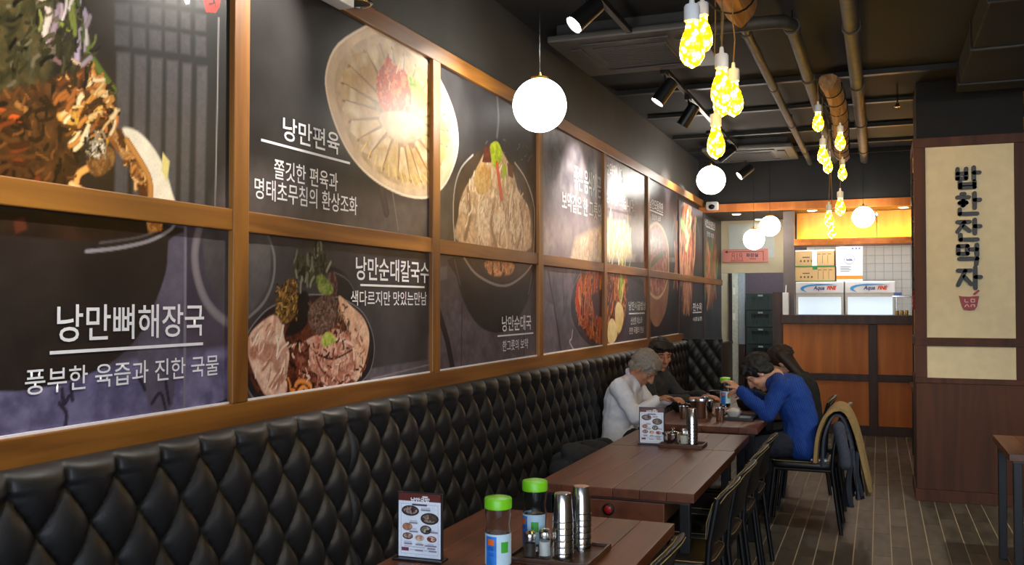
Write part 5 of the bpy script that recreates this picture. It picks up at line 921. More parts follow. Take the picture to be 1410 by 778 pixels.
# ---------------------------------------------------------------- tufted bench
def bench(y0, y1, label, joint=None):
    t = thing('banquette_bench', label, 'bench', (-2.02, y0, 0), group='tufted wall benches'); PY, PZ, Y00, Z0 = .1705, .232, 1.645, 1.092
    step = .0085 if y0 < 3.3 else (.013 if y0 < 6 else .02); ny = int((y1-y0)/step)+1; zs = np.linspace(.47, 1.145, 82 if step < .01 else 56); ys = np.linspace(y0, y1, ny)
    Yg, Zg = np.meshgrid(ys, zs); p = (Yg-Y00)/PY; q = (Z0-Zg)/PZ
    a = p+q; b_ = p-q; s = np.abs(np.sin(math.pi*a)*np.sin(math.pi*b_)); h = .046*s**.42
    top = Zg > Z0; f = np.clip((Zg-Z0)/(1.145-Z0), 0, 1); pl_ = np.abs(np.sin(math.pi*p)); h = np.where(top, .046*(pl_**.42)*(1-.25*f), h)
    edge = np.clip(np.minimum(Yg-y0, y1-Yg)/.03, 0, 1)**.5; h = h*(.25+.75*edge)
    rnd_ = np.clip((1.145-Zg)/.02, 0, 1)**.5; x = .085+h*rnd_-.01+.018*(1.145-Zg)/.6
    co = np.stack([x, Yg-y0, Zg], -1).reshape(-1, 3); n = len(ys); m = len(zs)
    vv = [tuple(c) for c in co]; fs = [(i*n+j, i*n+j+1, (i+1)*n+j+1, (i+1)*n+j) for i in range(m-1) for j in range(n-1)]
    k = len(vv); vv += [(0, yy-y0, 1.142) for yy in ys]; fs += [((m-1)*n+j, (m-1)*n+j+1, k+j+1, k+j) for j in range(n-1)]
    k2 = len(vv); vv += [(0, yy-y0, .47) for yy in ys]; fs += [(j, k2+j, k2+j+1, j+1) for j in range(n-1)]
    me = bpy.data.meshes.new('backrest'); me.from_pydata(vv, [], fs); me.materials.append(leather); me.polygons.foreach_set('use_smooth', [True]*len(me.polygons)); o = bpy.data.objects.new('backrest', me); COL.objects.link(o); o.parent = t
    L_ = y1-y0; nseg = max(1, round(L_/1.2))
    for i in range(nseg): B().box(.08, .56, i*L_/nseg+.004, (i+1)*L_/nseg-.004, .34, .47, .03).build('seat_cushion', leather_flat, t, 50)
    B().box(.0, .54, .0, L_, .02, .34).build('base', plain('bench_base', (24, 20, 18), .6), t)
bench(-.3, 3.178, 'black tufted leather bench beside the near table'); bench(3.182, 6.55, 'black tufted leather bench behind the middle tables'); bench(6.554, 10.1, 'black tufted leather bench where the diners sit')
# short return at the far end of the bench
t = thing('bench_end_screen', 'short black tufted end screen closing the bench run', 'screen', (-1.99, 10.145, 0)); vv = []; fs = []; n = 34; m = 50
for i in range(m):
    for j in range(n):
        x = .42*j/(n-1); z = .3+.86*i/(m-1); p = x/.14; q = (1.1-z)/.2; s = abs(math.sin(math.pi*(p+q))*math.sin(math.pi*(p-q))); vv.append((x, -.03*s**.42, z))
fs = [(i*n+j, i*n+j+1, (i+1)*n+j+1, (i+1)*n+j) for i in range(m-1) for j in range(n-1)]; B().add(vv, fs).build('tufted_pad', leather, t, 180); B().box(0, .43, .002, .05, 0, 1.16, .006).build('board', leather_flat, t)

# ---------------------------------------------------------------- tables
def table(x0, x1, y0, y1, label, npl=6, box=True, rz=0):
    cx, cy = (x0+x1)/2, (y0+y1)/2; w, l = x1-x0, y1-y0; t = thing('dining_table', label, 'table', (cx, cy, 0), rz, 'wooden dining tables')
    for k in range(npl):
        a = -w/2+w*k/npl; B().box(a+(.0007 if k else 0), a+w/npl-(.0007 if k < npl-1 else 0), -l/2, l/2, .70, .74, .0028).build('plank', table_wood, t)
    B().box(-w/2+.02, w/2-.02, -l/2+.02, l/2-.02, .688, .70).build('underboard', dark_wood, t)
    for sx in (-1, 1):
        for sy in (-1, 1): B().box(sx*(w/2-.045)-.022, sx*(w/2-.045)+.022, sy*(l/2-.045)-.022, sy*(l/2-.045)+.022, 0, .688, .003).build('leg', steel_black, t)
    B().box(-w/2+.07, w/2-.07, -l/2+.38, -l/2+.40, .64, .688).build('frame_bar', steel_black, t); B().box(-w/2+.07, w/2-.07, l/2-.05, l/2-.03, .64, .688).build('frame_bar', steel_black, t)
    if box:
        bx = B().box(-w/2+.10, w/2-.13, -l/2+.012, -l/2+.36, .60, .687, .004).build('grill_box', table_wood, t)
        kr = B().lathe([(.026, 0), (.026, .010), (.019, .012), (.019, .008)], n=22).build('knob_ring', steel_black, t, 40); kr.rotation_euler = (math.radians(90), 0, 0); kr.location = (-.02, -l/2+.012, .645)
        kn = B().lathe([(.018, .004), (.018, .014), (.012, .018), (0, .018)], n=18).build('knob', plain('red_knob', (170, 30, 34), .3), t, 40); kn.rotation_euler = (math.radians(90), 0, 0); kn.location = (-.02, -l/2+.012, .645)
    return t
table(-1.455, -.705, 2.20, 3.44, 'brown plank table with the two green-lidded bottles'); table(-1.445, -.735, 3.99, 5.215, 'brown plank table in the middle with a red knob under its end'); table(-1.445, -.745, 5.222, 5.88, 'short brown plank table butted against the middle table', box=False)
table(-1.46, -.735, 6.22, 7.36, 'brown plank table where the diners eat'); table(-1.46, -.735, 7.366, 8.5, 'brown plank table at the far end of the diners', box=False)
table(.645, 1.35, 5.67, 6.45, 'brown plank table in front of the pillar', 6, False); table(.285, 1.0, 9.75, 10.45, 'brown plank table behind the pillar', 6, False)

# ---------------------------------------------------------------- chairs (local: front is -x, back is +x)
def make_chair():
    t = thing('dining_chair', '', 'chair', (0, 0, 0), group='black padded chairs'); sm = leather_flat
    seat = B(); vv = []; n = 28
    def rr(k, s=1.0):
        a = 2*math.pi*k/n; c, s_ = math.cos(a), math.sin(a); e = .35; return (.215*s*math.copysign(abs(c)**e, c), .205*s*math.copysign(abs(s_)**e, s_))
    prof = [(.90, .428), (.98, .432), (1.0, .444), (1.0, .458), (.97, .472), (.8, .481), (.0, .484)]
    for s, z in prof:
        for k in range(n): q = rr(k, s); vv.append((q[0], q[1], z))
    fs = [(i*n+k, i*n+(k+1) % n, (i+1)*n+(k+1) % n, (i+1)*n+k) for i in range(len(prof)-1) for k in range(n)]+[tuple(range(n))[::-1]]
    so = B().add(vv, fs).build('seat', sm, t, 60); B().tube([(rr(k, .995)[0], rr(k, .995)[1], .474) for k in range(n)], .002, 5, True).build('piping', stitch, so)
    # padded backrest, rolled at the top
    def bp(u, v, d):   # u across -1..1, v 0..1 up
        x = .195+.055*v+.028*(1-u*u)*1.0-.02*math.sin(v*math.pi)+(.03*(v-.75)**2*8 if v > .75 else 0); return (x+d, u*.205*(1-.06*v), .545+.245*v-.02*u*u*v)
    nu, nv = 15, 12; vv = []; fs = []
    for side in (0, 1):
        for i in range(nv):
            for j in range(nu):
                u = -1+2*j/(nu-1); v = i/(nv-1); th = .017*(max(0, 1-abs(u)**6)*max(0, 1-abs(2*v-1)**6))**.5+.003; vv.append(bp(u, v, th if side else -th))
    for side in (0, 1):
        k = side*nu*nv; fs += [(k+i*nu+j, k+i*nu+j+1, k+(i+1)*nu+j+1, k+(i+1)*nu+j) for i in range(nv-1) for j in range(nu-1)]
    rim = [j for j in range(nu)]+[i*nu+nu-1 for i in range(1, nv)]+[(nv-1)*nu+j for j in range(nu-2, -1, -1)]+[i*nu for i in range(nv-2, 0, -1)]; k = nu*nv
    fs += [(rim[i], rim[(i+1) % len(rim)], k+rim[(i+1) % len(rim)], k+rim[i]) for i in range(len(rim))]
    bo = B().add(vv, fs).build('backrest', sm, t, 60)
    for d in (-.014, .014): B().tube([Vector(bp(-.93+1.86*s if False else u, v, d)) for u, v in [(-.93, .12), (-.94, .4), (-.93, .75), (-.88, .92), (-.6, .96), (0, .965), (.6, .96), (.88, .92), (.93, .75), (.94, .4), (.93, .12)]], .002, 5).build('stitching', stitch, bo)
    for sy in (-1, 1):
        B().tube([(.245, sy*.195, 0), (.215, sy*.195, .22), (.19, sy*.195, .43), (.20, sy*.197, .56), (.235, sy*.195, .74)], .0135, 8).build('back_leg', steel_black, t, 60)
        B().tube([(-.235, sy*.19, 0), (-.205, sy*.185, .25), (-.185, sy*.18, .42)], .0135, 8).build('front_leg', steel_black, t, 60)
        B().tube([(-.185, sy*.18, .418), (.19, sy*.192, .418)], .012, 8).build('side_rail', steel_black, t, 60)
    B().tube([(-.185, -.18, .415), (-.185, .18, .415)], .011, 8).build('front_rail', steel_black, t, 60); B().tube([(.19, -.19, .42), (.19, .19, .42)], .011, 8).build('rear_rail', steel_black, t, 60)
    return t
ch0 = make_chair()
CH = [(-.89, 3.0, 0, 'black padded chair tucked under the table with green-lidded bottles'), (-.86, 4.12, 0, 'black padded chair nearest the steel leg of the middle table'), (-.85, 4.61, 0, 'black padded chair second along the middle table'), (-.85, 5.15, 0, 'black padded chair at the far end of the middle table'), (-.85, 5.64, 0, 'black padded chair at the short table next to the diner in blue'),
      (-.49, 6.85, 0, 'black padded chair carrying the denim and beige coat'), (-.49, 7.62, 0, 'black padded chair under the long-haired diner'), (-.62, 8.2, 0, 'black padded chair at the far end of the diners table')]
for k, (x, y, rz, lab) in enumerate(CH):
    c = ch0 if k == 0 else dup(ch0); c.location = (x, y, 0); c.rotation_euler = (0, 0, rz); c['label'] = lab

# ---------------------------------------------------------------- tabletop things
TZ = .74
def menu_art(P):
    W_, H2 = 1., 1.
    sx, sy = P.u[-1], P.v[-1]; q = lambda x, y: (x*sx, (1-y)*sy); pg = lambda c: [q(*p) for p in c]; box = lambda x0, y0, x1, y1: pg([(x0, y0), (x1, y0), (x1, y1), (x0, y1)])
    P.fill(box(-.1, -.1, 1.1, 1.1), [(226, 232, 244)], soft=.0005, sm=0); P.fill(box(-.1, -.1, 1.1, .125), [(96, 44, 38)], soft=.0005, sm=0)
    P.stroke(pg([(.58, .05), (.68, .05)]), (240, 236, 230), .005)
    bl = (150, 160, 190)
    for a, b_ in (((.06, .17), (.94, .17)), ((.94, .17), (.94, .95)), ((.94, .95), (.06, .95)), ((.06, .95), (.06, .17))): P.stroke(pg([a, b_]), bl, .0012, .0006)
    P.stroke(pg([(.34, .178), (.66, .178)]), (70, 40, 60), .006)
    for (x, y, rx, ry, o_, i_) in ((.28, .275, .21, .083, (44, 38, 48), [(90, 60, 60), (170, 150, 140), (70, 40, 40)]), (.74, .385, .215, .092, (44, 40, 48), [(120, 96, 80), (160, 140, 120), (80, 64, 56)]), (.21, .53, .12, .06, (150, 110, 80), [(150, 100, 80), (200, 160, 130)]), (.65, .56, .135, .07, (44, 46, 52), [(120, 104, 90), (190, 180, 160), (60, 50, 46)]), (.22, .675, .125, .053, (60, 40, 44), [(120, 60, 50), (220, 200, 190)]), (.50, .695, .11, .052, (196, 180, 164), [(170, 90, 60), (220, 190, 160)]), (.79, .70, .115, .05, (110, 60, 56), [(160, 80, 60), (226, 200, 180), (120, 50, 40)])):
        e = [q(x+rx*math.cos(a), y+ry*math.sin(a)) for a in np.linspace(0, 6.283, 18, endpoint=False)]; P.fill(e, [o_], soft=.001)
        e = [q(x+rx*.8*math.cos(a), y-.004+ry*.72*math.sin(a)) for a in np.linspace(0, 6.283, 18, endpoint=False)]; P.fill(e, i_, .012, 2, .002)
    for x0, x1, y in ((.55, .74, .255), (.27, .44, .465), (.27, .45, .60), (.77, .92, .595), (.15, .31, .795), (.42, .58, .80), (.64, .89, .81), (.7, .86, .85), (.41, .57, .89), (.73, .89, .89)): P.stroke(pg([(x0, y), (x1, y)]), (126, 112, 136), .0048)
    for x0, x1, y in ((.55, .74, .225), (.28, .43, .435), (.3, .42, .56), (.78, .84, .57), (.15, .3, .765), (.45, .55, .775), (.7, .82, .785), (.15, .3, .835), (.33, .62, .84), (.28, .38, .885), (.62, .68, .885)): P.stroke(pg([(x0, y), (x1, y)]), (170, 184, 204), .003)
    P.fill(box(.07, .855, .245, .91), [(120, 60, 80)], soft=.0006, sm=0)
def menu_stand(x, y, z, rz, label, w=.152, h=.232):
    t = thing('menu_stand', label, 'menu', (x, y, z), rz, 'table menu stands'); blk = plain('stand_black', (18, 18, 20), .3)
    B().box(-w/2-.012, w/2+.012, -.028, .028, 0, .007, .002).build('foot', blk, t); B().box(-w/2-.006, w/2+.006, -.004, .004, .007, h+.012, .001).build('frame', blk, t)
    P = Paint(0, w, 0, h, .0011 if y < 4 else .0016); menu_art(P); P.mesh('menu_sheet', lambda U, V: (U-w/2, U*0-.0052, V+.009), vcol('menu_print', .25, .5, .3) if 'menu_print' not in MATS else MATS['menu_print'], t)
    text_mesh('lettering', '낭만국밥', (-.03, .035, h-.018, h-.004), lambda u, v, d: (u, -.0056, v), white_print, t, .03)
menu_stand(-1.352, 2.66, TZ, math.radians(3), 'menu stand on the table with green-lidded bottles', .144, .2); menu_stand(-1.215, 5.30, TZ, math.radians(4), 'menu stand on the middle table beside the condiment tray', .134, .2)
glass = plain('clear_plastic', (240, 246, 250), .05, 0, .01, 5, 0, .5, 0, 1); MATS['clear_plastic'].node_tree.nodes['Principled BSDF'].inputs['IOR'].default_value = 1.12
water = plain('drinking_water', (236, 244, 250), .02, 0, .01, 5, 0, .5, 0, 1); MATS['drinking_water'].node_tree.nodes['Principled BSDF'].inputs['IOR'].default_value = 1.2
lidg = plain('lime_plastic', (120, 206, 26), .35, 0, .03); lab_w = plain('label_pale', (190, 220, 236), .4, 0, .05); lab_b = plain('label_blue', (40, 120, 210), .4, 0, .3, 30)
def bottle(x, y, rz, label, dz=0):
    t = thing('water_bottle', label, 'bottle', (x, y, TZ+dz), rz, 'green-lidded water bottles')
    B().lathe([(0, .004), (.034, 0), (.039, .006), (.039, .10), (.0385, .125), (.035, .14), (.0345, .15), (.038, .17), (.0395, .182), (.038, .192), (.0375, .2), (.0365, .2), (.0365, .192), (.038, .182), (.0365, .17), (.033, .15), (.0335, .14), (.037, .125), (.0375, .1), (.0375, .008), (0, .008)], n=32).build('body', glass, t, 60)
    B().lathe([(0, .009), (.0368, .009), (.0368, .1), (.036, .118), (0, .118)], n=32).build('water', water, t, 60)
    B().lathe([(.0375, .193), (.041, .195), (.0415, .222), (.039, .226), (.030, .228), (.012, .232), (0, .232)], n=40).build('lid', lidg, t, 35)
    def arc(a0, a1, z0, z1, r, name, mat, n=20):
        vv = []; 
        for i in range(n+1): a = math.radians(a0+(a1-a0)*i/n); vv += [(r*math.cos(a), r*math.sin(a), z0), (r*math.cos(a), r*math.sin(a), z1)]
        return B().add(vv, [(2*i, 2*i+2, 2*i+3, 2*i+1) for i in range(n)]).build(name, mat, t, 180)
    arc(-200, 20, .03, .122, .0394, 'label', lab_w, 30); arc(-130, -75, .02, .116, .0397, 'label_picture', lab_b); arc(-118, -86, .09, .108, .0399, 'label_bear', plain('label_orange', (230, 110, 40), .4)); arc(-55, -20, .068, .1, .0397, 'label_leaf', plain('label_green', (70, 170, 60), .4))
    for i, (s, z) in enumerate((('EXTRA', .074), ('COLD', .058))): text_mesh('label_lettering', s, (-118, -88, z, z+.011), lambda u, v, d: (.0400*math.cos(math.radians(u)), .0400*math.sin(math.radians(u)), v), plain('label_navy', (30, 60, 150), .4), t, .02)
bottle(-1.07, 2.62, math.radians(0), 'green-lidded water bottle beside the salt shakers'); bottle(-1.04, 2.86, math.radians(-33), 'green-lidded water bottle behind the steel cup stacks', .0105); bottle(-1.12, 7.42, 0, 'green-lidded water bottle among the diners dishes')
cup0 = B().lathe([(.0, .088), (.025, .088), (.0262, .086), (.0325, .003), (.034, .0015), (.034, 0), (.032, 0), (.0318, .003), (.0252, .0835), (0, .0835)], n=24).build('steel_cup', chrome, None, 40); cused = False
def cup(x, y, z, label, group, up=False):
    global cused
    o = dup(cup0) if cused else cup0; cused = True; o.location = (x, y, z); tag(o, label, 'cup', group)
    if up: o.rotation_euler = (math.pi, 0, 0); o.location.z = z+.088
    return o
for x, y, n, lab, g in ((-.925, 2.80, 7, 'steel cup in the front stack on the near table tray', 'steel cups in the front stack on the near table'), (-.905, 2.93, 7, 'steel cup in the rear stack on the near table tray', 'steel cups in the rear stack on the near table'), (-.985, 5.30, 7, 'steel cup in the stack on the middle table tray', 'steel cups stacked on the middle table')):
    for k in range(n): cup(x, y, TZ+.0105+k*.0195, ('bottom ', 'second lowest ', 'third lowest ', 'middle ', 'third highest ', 'second highest ', 'topmost ')[k]+lab, g)
cup(-1.275, 6.55, TZ, 'upright steel cup beside the stainless pot', None, True); cup(-1.02, 6.52, TZ, 'upright steel cup beside the black serving tray', None, True); cup(-1.25, 7.25, TZ, 'upright steel cup behind the stainless pot', None, True)
traym = wood('tray_wood', (56, 32, 20), (84, 50, 30), 0, .35, 8)
def tray(x, y, w, l, label):
    t = thing('condiment_tray', label, 'tray', (x, y, TZ)); B().box(-w/2, w/2, -l/2, l/2, 0, .01, .003).build('base', traym, t)
    for a, b_, c, d in ((-w/2, w/2, -l/2, -l/2+.008), (-w/2, w/2, l/2-.008, l/2), (-w/2, -w/2+.008, -l/2+.008, l/2-.008), (w/2-.008, w/2, -l/2+.008, l/2-.008)): B().box(a, b_, c, d, .01, .022, .002).build('edge', traym, t)
tray(-.955, 2.86, .265, .27, 'dark tray under the cup stacks on the near table'); tray(-1.035, 5.29, .245, .17, 'dark tray on the middle table')
salt = plain('coarse_salt', (226, 218, 204), .9, 0, .2, 300); pepper = plain('ground_pepper', (70, 56, 46), .9, 0, .3, 300)
def shaker(x, y, fill, label, h=.08):
    t = thing('shaker', label, 'shaker', (x, y, TZ+.0105)); B().lathe([(0, 0), (.018, 0), (.02, .004), (.019, h*.7), (.0165, h*.78), (.0155, h*.78), (.018, h*.69), (.0188, .006), (0, .004)], n=20).build('jar', glass, t, 50)
    B().lathe([(0, .0065), (.0178, .0065), (.0172, h*.62), (0, h*.62)], n=20).build('contents', fill, t, 50); B().lathe([(.018, h*.75), (.0185, h*.95), (.016, h*1.06), (.009, h*1.12), (0, h*1.13)], n=20).build('cap', chrome, t, 40)
shaker(-1.02, 2.76, pepper, 'dark-filled shaker beside the green-lidded bottle'); shaker(-.985, 2.80, salt, 'salt shaker next to the front cup stack'); shaker(-1.03, 5.29, salt, 'salt shaker on the middle table tray')
t = thing('sugar_pot', 'stainless lidded pot on the middle table tray', 'pot', (-1.09, 5.28, TZ+.0105)); B().lathe([(0, 0), (.034, 0), (.036, .004), (.036, .055), (.037, .058)], n=26).build('body', chrome, t, 40); B().lathe([(.037, .058), (.037, .064), (.03, .07), (.01, .074), (.006, .08), (.011, .088), (.006, .096), (0, .097)], n=26).build('lid', chrome, t, 40)
B().tube([(-.034, 0, .05), (-.055, 0, .055), (-.06, 0, .065)], .005, 6).build('spoon_handle', chrome, t)
# diners' table
t = thing('cooking_pot', 'open stainless pot on the diners table', 'pot', (-1.17, 6.66, TZ)); B().lathe([(0, 0), (.07, 0), (.074, .006), (.08, .115), (.084, .12), (.084, .123), (.079, .122), (.078, .11), (.071, .01), (0, .01)], n=32).build('body', chrome, t, 40); B().tube([(-.083, 0, .09), (-.11, .0, .095), (-.11, .02, .095), (-.083, .02, .09)], .004, 6).build('handle', chrome, t)
stone = plain('black_stoneware', (22, 20, 20), .45, 0, .2, 60); broth = plain('red_broth', (120, 44, 18), .2, 0, .5, 60); kim = plain('kimchi', (196, 84, 26), .5, 0, .5, 90, .6); rice = plain('rice', (232, 226, 212), .7, 0, .08, 200, .8); whitec = plain('white_ceramic', (226, 222, 214), .25, 0, .03)
def stonebowl(x, y, r, label, fill=broth):
    t = thing('stone_bowl', label, 'bowl', (x, y, TZ)); B().lathe([(0, 0), (r*.6, 0), (r*.9, .02), (r, .055), (r*1.04, .07), (r*1.04, .076), (r*.95, .074), (r*.9, .05), (0, .045)], n=28).build('bowl', stone, t, 45); B().lathe([(0, .064), (r*.5, .064), (r*.93, .06), (r*.9, .05)], n=24).build('soup', fill, t, 45); B().box(-.018, .018, -r*1.25, -r*.95, .055, .07, .006).build('ear', stone, t); B().box(-.018, .018, r*.95, r*1.25, .055, .07, .006).build('ear', stone, t)
stonebowl(-1.36, 6.95, .085, 'black stone bowl of soup before the grey-haired diner'); stonebowl(-1.24, 7.92, .085, 'black stone bowl of soup before the diner in dark jacket'); stonebowl(-.93, 7.3, .085, 'black stone bowl of soup nearest the diner in blue'); stonebowl(-.95, 7.97, .085, 'black stone bowl of soup before the long-haired diner')
def dish(x, y, r, fill, label):
    t = thing('side_dish', label, 'dish', (x, y, TZ)); B().lathe([(0, 0), (r*.6, 0), (r*.95, .014), (r, .02), (r*.96, .021), (r*.6, .007), (0, .006)], n=24).build('plate', whitec, t, 45)
    b = B(); rn = random.Random(int(x*100)); n_ = 16
    vv = [(r*.75*(1-i/6)**.6*math.cos(a)*rn.uniform(.8, 1.1), r*.75*(1-i/6)**.6*math.sin(a)*rn.uniform(.8, 1.1), .008+.022*(i/6)*rn.uniform(.8, 1.2)) for i in range(7) for a in np.linspace(0, 6.283, n_, endpoint=False)]
    b.add(vv, [(i*n_+k, i*n_+(k+1) % n_, (i+1)*n_+(k+1) % n_, (i+1)*n_+k) for i in range(6) for k in range(n_)]).build('food', fill, t, 60)
dish(-1.09, 6.82, .05, kim, 'small dish of orange kimchi beside the stainless pot'); dish(-1.04, 7.05, .055, kim, 'small dish of kimchi behind the serving tray'); dish(-1.3, 6.74, .045, plain('greens', (70, 84, 40), .6, 0, .5, 60), 'small dish of greens behind the upright cup')
t = thing('serving_tray', 'black serving tray before the diner in blue', 'tray', (-.92, 6.72, TZ)); B().box(-.11, .11, -.14, .14, 0, .006, .003).build('base', stone, t)
for a, b_, c, d in ((-.115, .115, -.15, -.14), (-.115, .115, .14, .15), (-.115, -.105, -.14, .14), (.105, .115, -.14, .14)): B().box(a, b_, c, d, .0, .02, .002).build('edge', stone, t)
t = thing('rice_bowl', 'white mound of rice in a bowl on the serving tray', 'bowl', (-.96, 6.76, TZ+.007)); B().lathe([(0, 0), (.035, 0), (.052, .03), (.054, .04), (.05, .04), (.0, .01)], n=24).build('bowl', whitec, t, 45); B().sphere((0, 0, .036), (.046, .046, .026), 18, 10).build('rice', rice, t, 60)
# ---------------------------------------------------------------- people
def capsule(b, p, q, r0, r1, n=14):
    p = Vector(p); q = Vector(q); d = q-p; L = d.length; d = d/max(L, 1e-6); a = d.orthogonal().normalized(); c = d.cross(a); rings = []
    for i in range(5): t = math.pi/2*(i/4-1); rings.append((p+d*r0*math.sin(t), r0*math.cos(t)))
    for i in range(5): t = math.pi/2*i/4; rings.append((q+d*r1*math.sin(t), r1*math.cos(t)))
    vv = []
    for o, r in rings:
        for k in range(n): t = 2*math.pi*k/n; vv.append(o+(a*math.cos(t)+c*math.sin(t))*max(r, .0006))
    b.add(vv, [(i*n+k, i*n+(k+1) % n, (i+1)*n+(k+1) % n, (i+1)*n+k) for i in range(len(rings)-1) for k in range(n)]+[tuple(range(n))[::-1], tuple(range((len(rings)-1)*n, len(rings)*n))])
def fuse(b, name, mat, parent, vox=.008, smooth=4, fac=.5, fold=0):
    """melt overlapping volumes into one continuous skin"""
    o = b.build(name, mat, None)
    m = o.modifiers.new('r', 'REMESH'); m.mode = 'VOXEL'; m.voxel_size = vox; s = o.modifiers.new('s', 'SMOOTH'); s.iterations = smooth; s.factor = fac
    me = bpy.data.meshes.new_from_object(o.evaluated_get(bpy.context.evaluated_depsgraph_get())); old = o.data; o.modifiers.clear(); o.data = me; bpy.data.meshes.remove(old)
    if fold:
        nn = [v.normal.copy() for v in me.vertices]
        for v, n0 in zip(me.vertices, nn): v.co += n0*fold*(noise.noise(Vector((v.co.x*9, v.co.y*9, v.co.z*16)))+.5*noise.noise(v.co*30))
    me.name = name; me.materials.clear(); me.materials.append(mat); me.polygons.foreach_set('use_smooth', [True]*len(me.polygons)); o.parent = parent; return o
def hand(b, w, d, up, side, curl=.5):
    """palm and five bent fingers: w wrist, d direction of the hand, up back of the hand, side +1/-1 thumb side"""
    d = Vector(d).normalized(); up = Vector(up); up = (up-d*up.dot(d)).normalized(); s = d.cross(up)*side; w = Vector(w)
    for k in range(4):
        o = (k-1.5)*.019; capsule(b, w+d*.012+s*o*.7, w+d*.075+s*o, .014, .011)
    for k, (l, o) in enumerate(((.062, -.0295), (.072, -.0098), (.068, .0098), (.052, .0295))):
        p = w+d*.08+s*(-o)*1.08; dd = d
        for seg, f in enumerate((.42, .33, .25)):
            dd = (dd-up*curl*(.55+.35*seg)).normalized(); q = p+dd*l*f; capsule(b, p, q, .0088-.0008*seg, .0084-.0008*seg, 10); p = q
    p = w+d*.025+s*.026; dd = (d*.6+s*.75-up*.25).normalized()
    for l, r in ((.036, .011), (.028, .0092)): q = p+dd*l; capsule(b, p, q, r, r*.92, 10); p = q; dd = (dd+d*.5-up*curl*.5).normalized()
def person(label, loc, rz, J, skin, top_m, trouser_m, hair_m, hair='short', cloth='sweater', collar=None, hair_len=None):
    t = thing('person', label, 'person', loc, rz); V = {k: Vector(v) for k, v in J.items() if not isinstance(v, (int, float)) and len(v) == 3}; b = B()
    hr = Euler((0, math.radians(J['head_pitch']), math.radians(J['head_yaw']))).to_matrix(); 
    roll = Euler((math.radians(J.get('head_roll', 0)), 0, 0)).to_matrix(); hr = Euler((0, 0, math.radians(J['head_yaw']))).to_matrix() @ Euler((0, math.radians(J['head_pitch']), 0)).to_matrix() @ roll
    hc = V['head']; Hh = lambda x, y, z: hc+hr @ Vector((x, y, z))
    # head and neck
    b.sphere(Hh(-.012, 0, .03), (.096, .076, .09), 22, 14, hr); b.sphere(Hh(.022, 0, -.045), (.068, .058, .07), 20, 12, hr); capsule(b, Hh(.062, 0, -.098), Hh(.05, 0, -.09), .022, .026)
    capsule(b, Hh(.088, 0, .02), Hh(.108, 0, -.022), .008, .014, 10); capsule(b, Hh(.095, -.012, -.026), Hh(.095, .012, -.026), .009, .009, 8)
    for s in (-1, 1):
        capsule(b, Hh(.074, s*.018, .038), Hh(.066, s*.05, .034), .012, .011, 8); b.sphere(Hh(.052, s*.045, -.02), (.026, .02, .024), 10, 8, hr)
        b.sphere(Hh(-.012, s*.079, -.008), (.02, .009, .032), 10, 8, hr)
    capsule(b, Hh(.084, -.02, -.055), Hh(.084, .02, -.055), .008, .008, 8); capsule(b, Hh(.082, -.016, -.068), Hh(.082, .016, -.068), .009, .009, 8)
    capsule(b, V['neck'], Hh(-.02, 0, -.05), .056, .052)
    # torso, limbs
    C = []
    hip, wa, chs, nk = V['hip'], V['waist'], V['chest'], V['neck']
    for s in (-1, 1):
        o = Vector((0, s, 0)); C += [(hip+o*.075, wa+o*.06, .115, .105), (wa+o*.06, chs+o*.075, .105, .112), (chs+o*.075, nk+o*.04+Vector((-.01, 0, -.05)), .108, .07)]
    arms = []
    for n_, s in (('r', -1), ('l', 1)):
        sh, el, wr = V['sh_'+n_], V['el_'+n_], V['wr_'+n_]; arms += [(chs+Vector((0, s*.1, .06)), sh, .075, .064), (sh, el, .06, .045), (el, wr, .044, .029), (nk+Vector((-.01, s*.03, -.02)), sh, .05, .055)]
    legs = []
    for n_, s in (('r', -1), ('l', 1)):
        h = hip+Vector((.02, s*.09, -.0)); kn, an = V['kn_'+n_], V['an_'+n_]; legs += [(h, kn, .088, .058), (kn, an, .055, .038)]; capsule(b, an, an+Vector((.14, 0, -.03)), .034, .028)
    for p, q, r0, r1 in C+arms+legs: capsule(b, p, q, r0*.93, r1*.93)
    for n_, s in (('r', -1), ('l', 1)): hand(b, V['wr_'+n_], V['hd_'+n_], J.get('up_'+n_, (0, 0, 1)), s if J.get('flip_'+n_) else -s, J.get('curl_'+n_, .5))
    body = fuse(b, 'body', skin, t, .0062, 3)
    # clothes
    g = B()
    for p, q, r0, r1 in C: capsule(g, p, q, r0*1.04+.006, r1*1.04+.006)
    for p, q, r0, r1 in arms:
        if (q-V['wr_r']).length < 1e-5 or (q-V['wr_l']).length < 1e-5: q = p+(q-p)*.93; r1 = .034
        capsule(g, p, q, r0*1.05+.007, r1*1.05+.006)
    capsule(g, hip+Vector((-.01, -.08, -.02)), hip+Vector((-.01, .08, -.02)), .125, .125)
    fuse(g, cloth, top_m, t, .0085, 6, .5, .009)
    l = B()
    for p, q, r0, r1 in legs: capsule(l, p, q, r0*1.04+.008, r1*1.04+.012)
    capsule(l, hip+Vector((0, -.08, -.02)), hip+Vector((0, .08, -.02)), .118, .118); fuse(l, 'trousers', trouser_m, t, .011, 4, .5, .008)
    shoe = plain('black_shoe', (20, 19, 19), .4)
    for n_ in ('r', 'l'): s_ = B(); an = V['an_'+n_]; capsule(s_, an+Vector((-.02, 0, -.04)), an+Vector((.15, 0, -.045)), .034, .03); fuse(s_, 'shoe', shoe, t, .01, 2)
    # hair and eyes
    h = B(); rn = random.Random(len(label)); rows, cols = 20, 34; vv = []
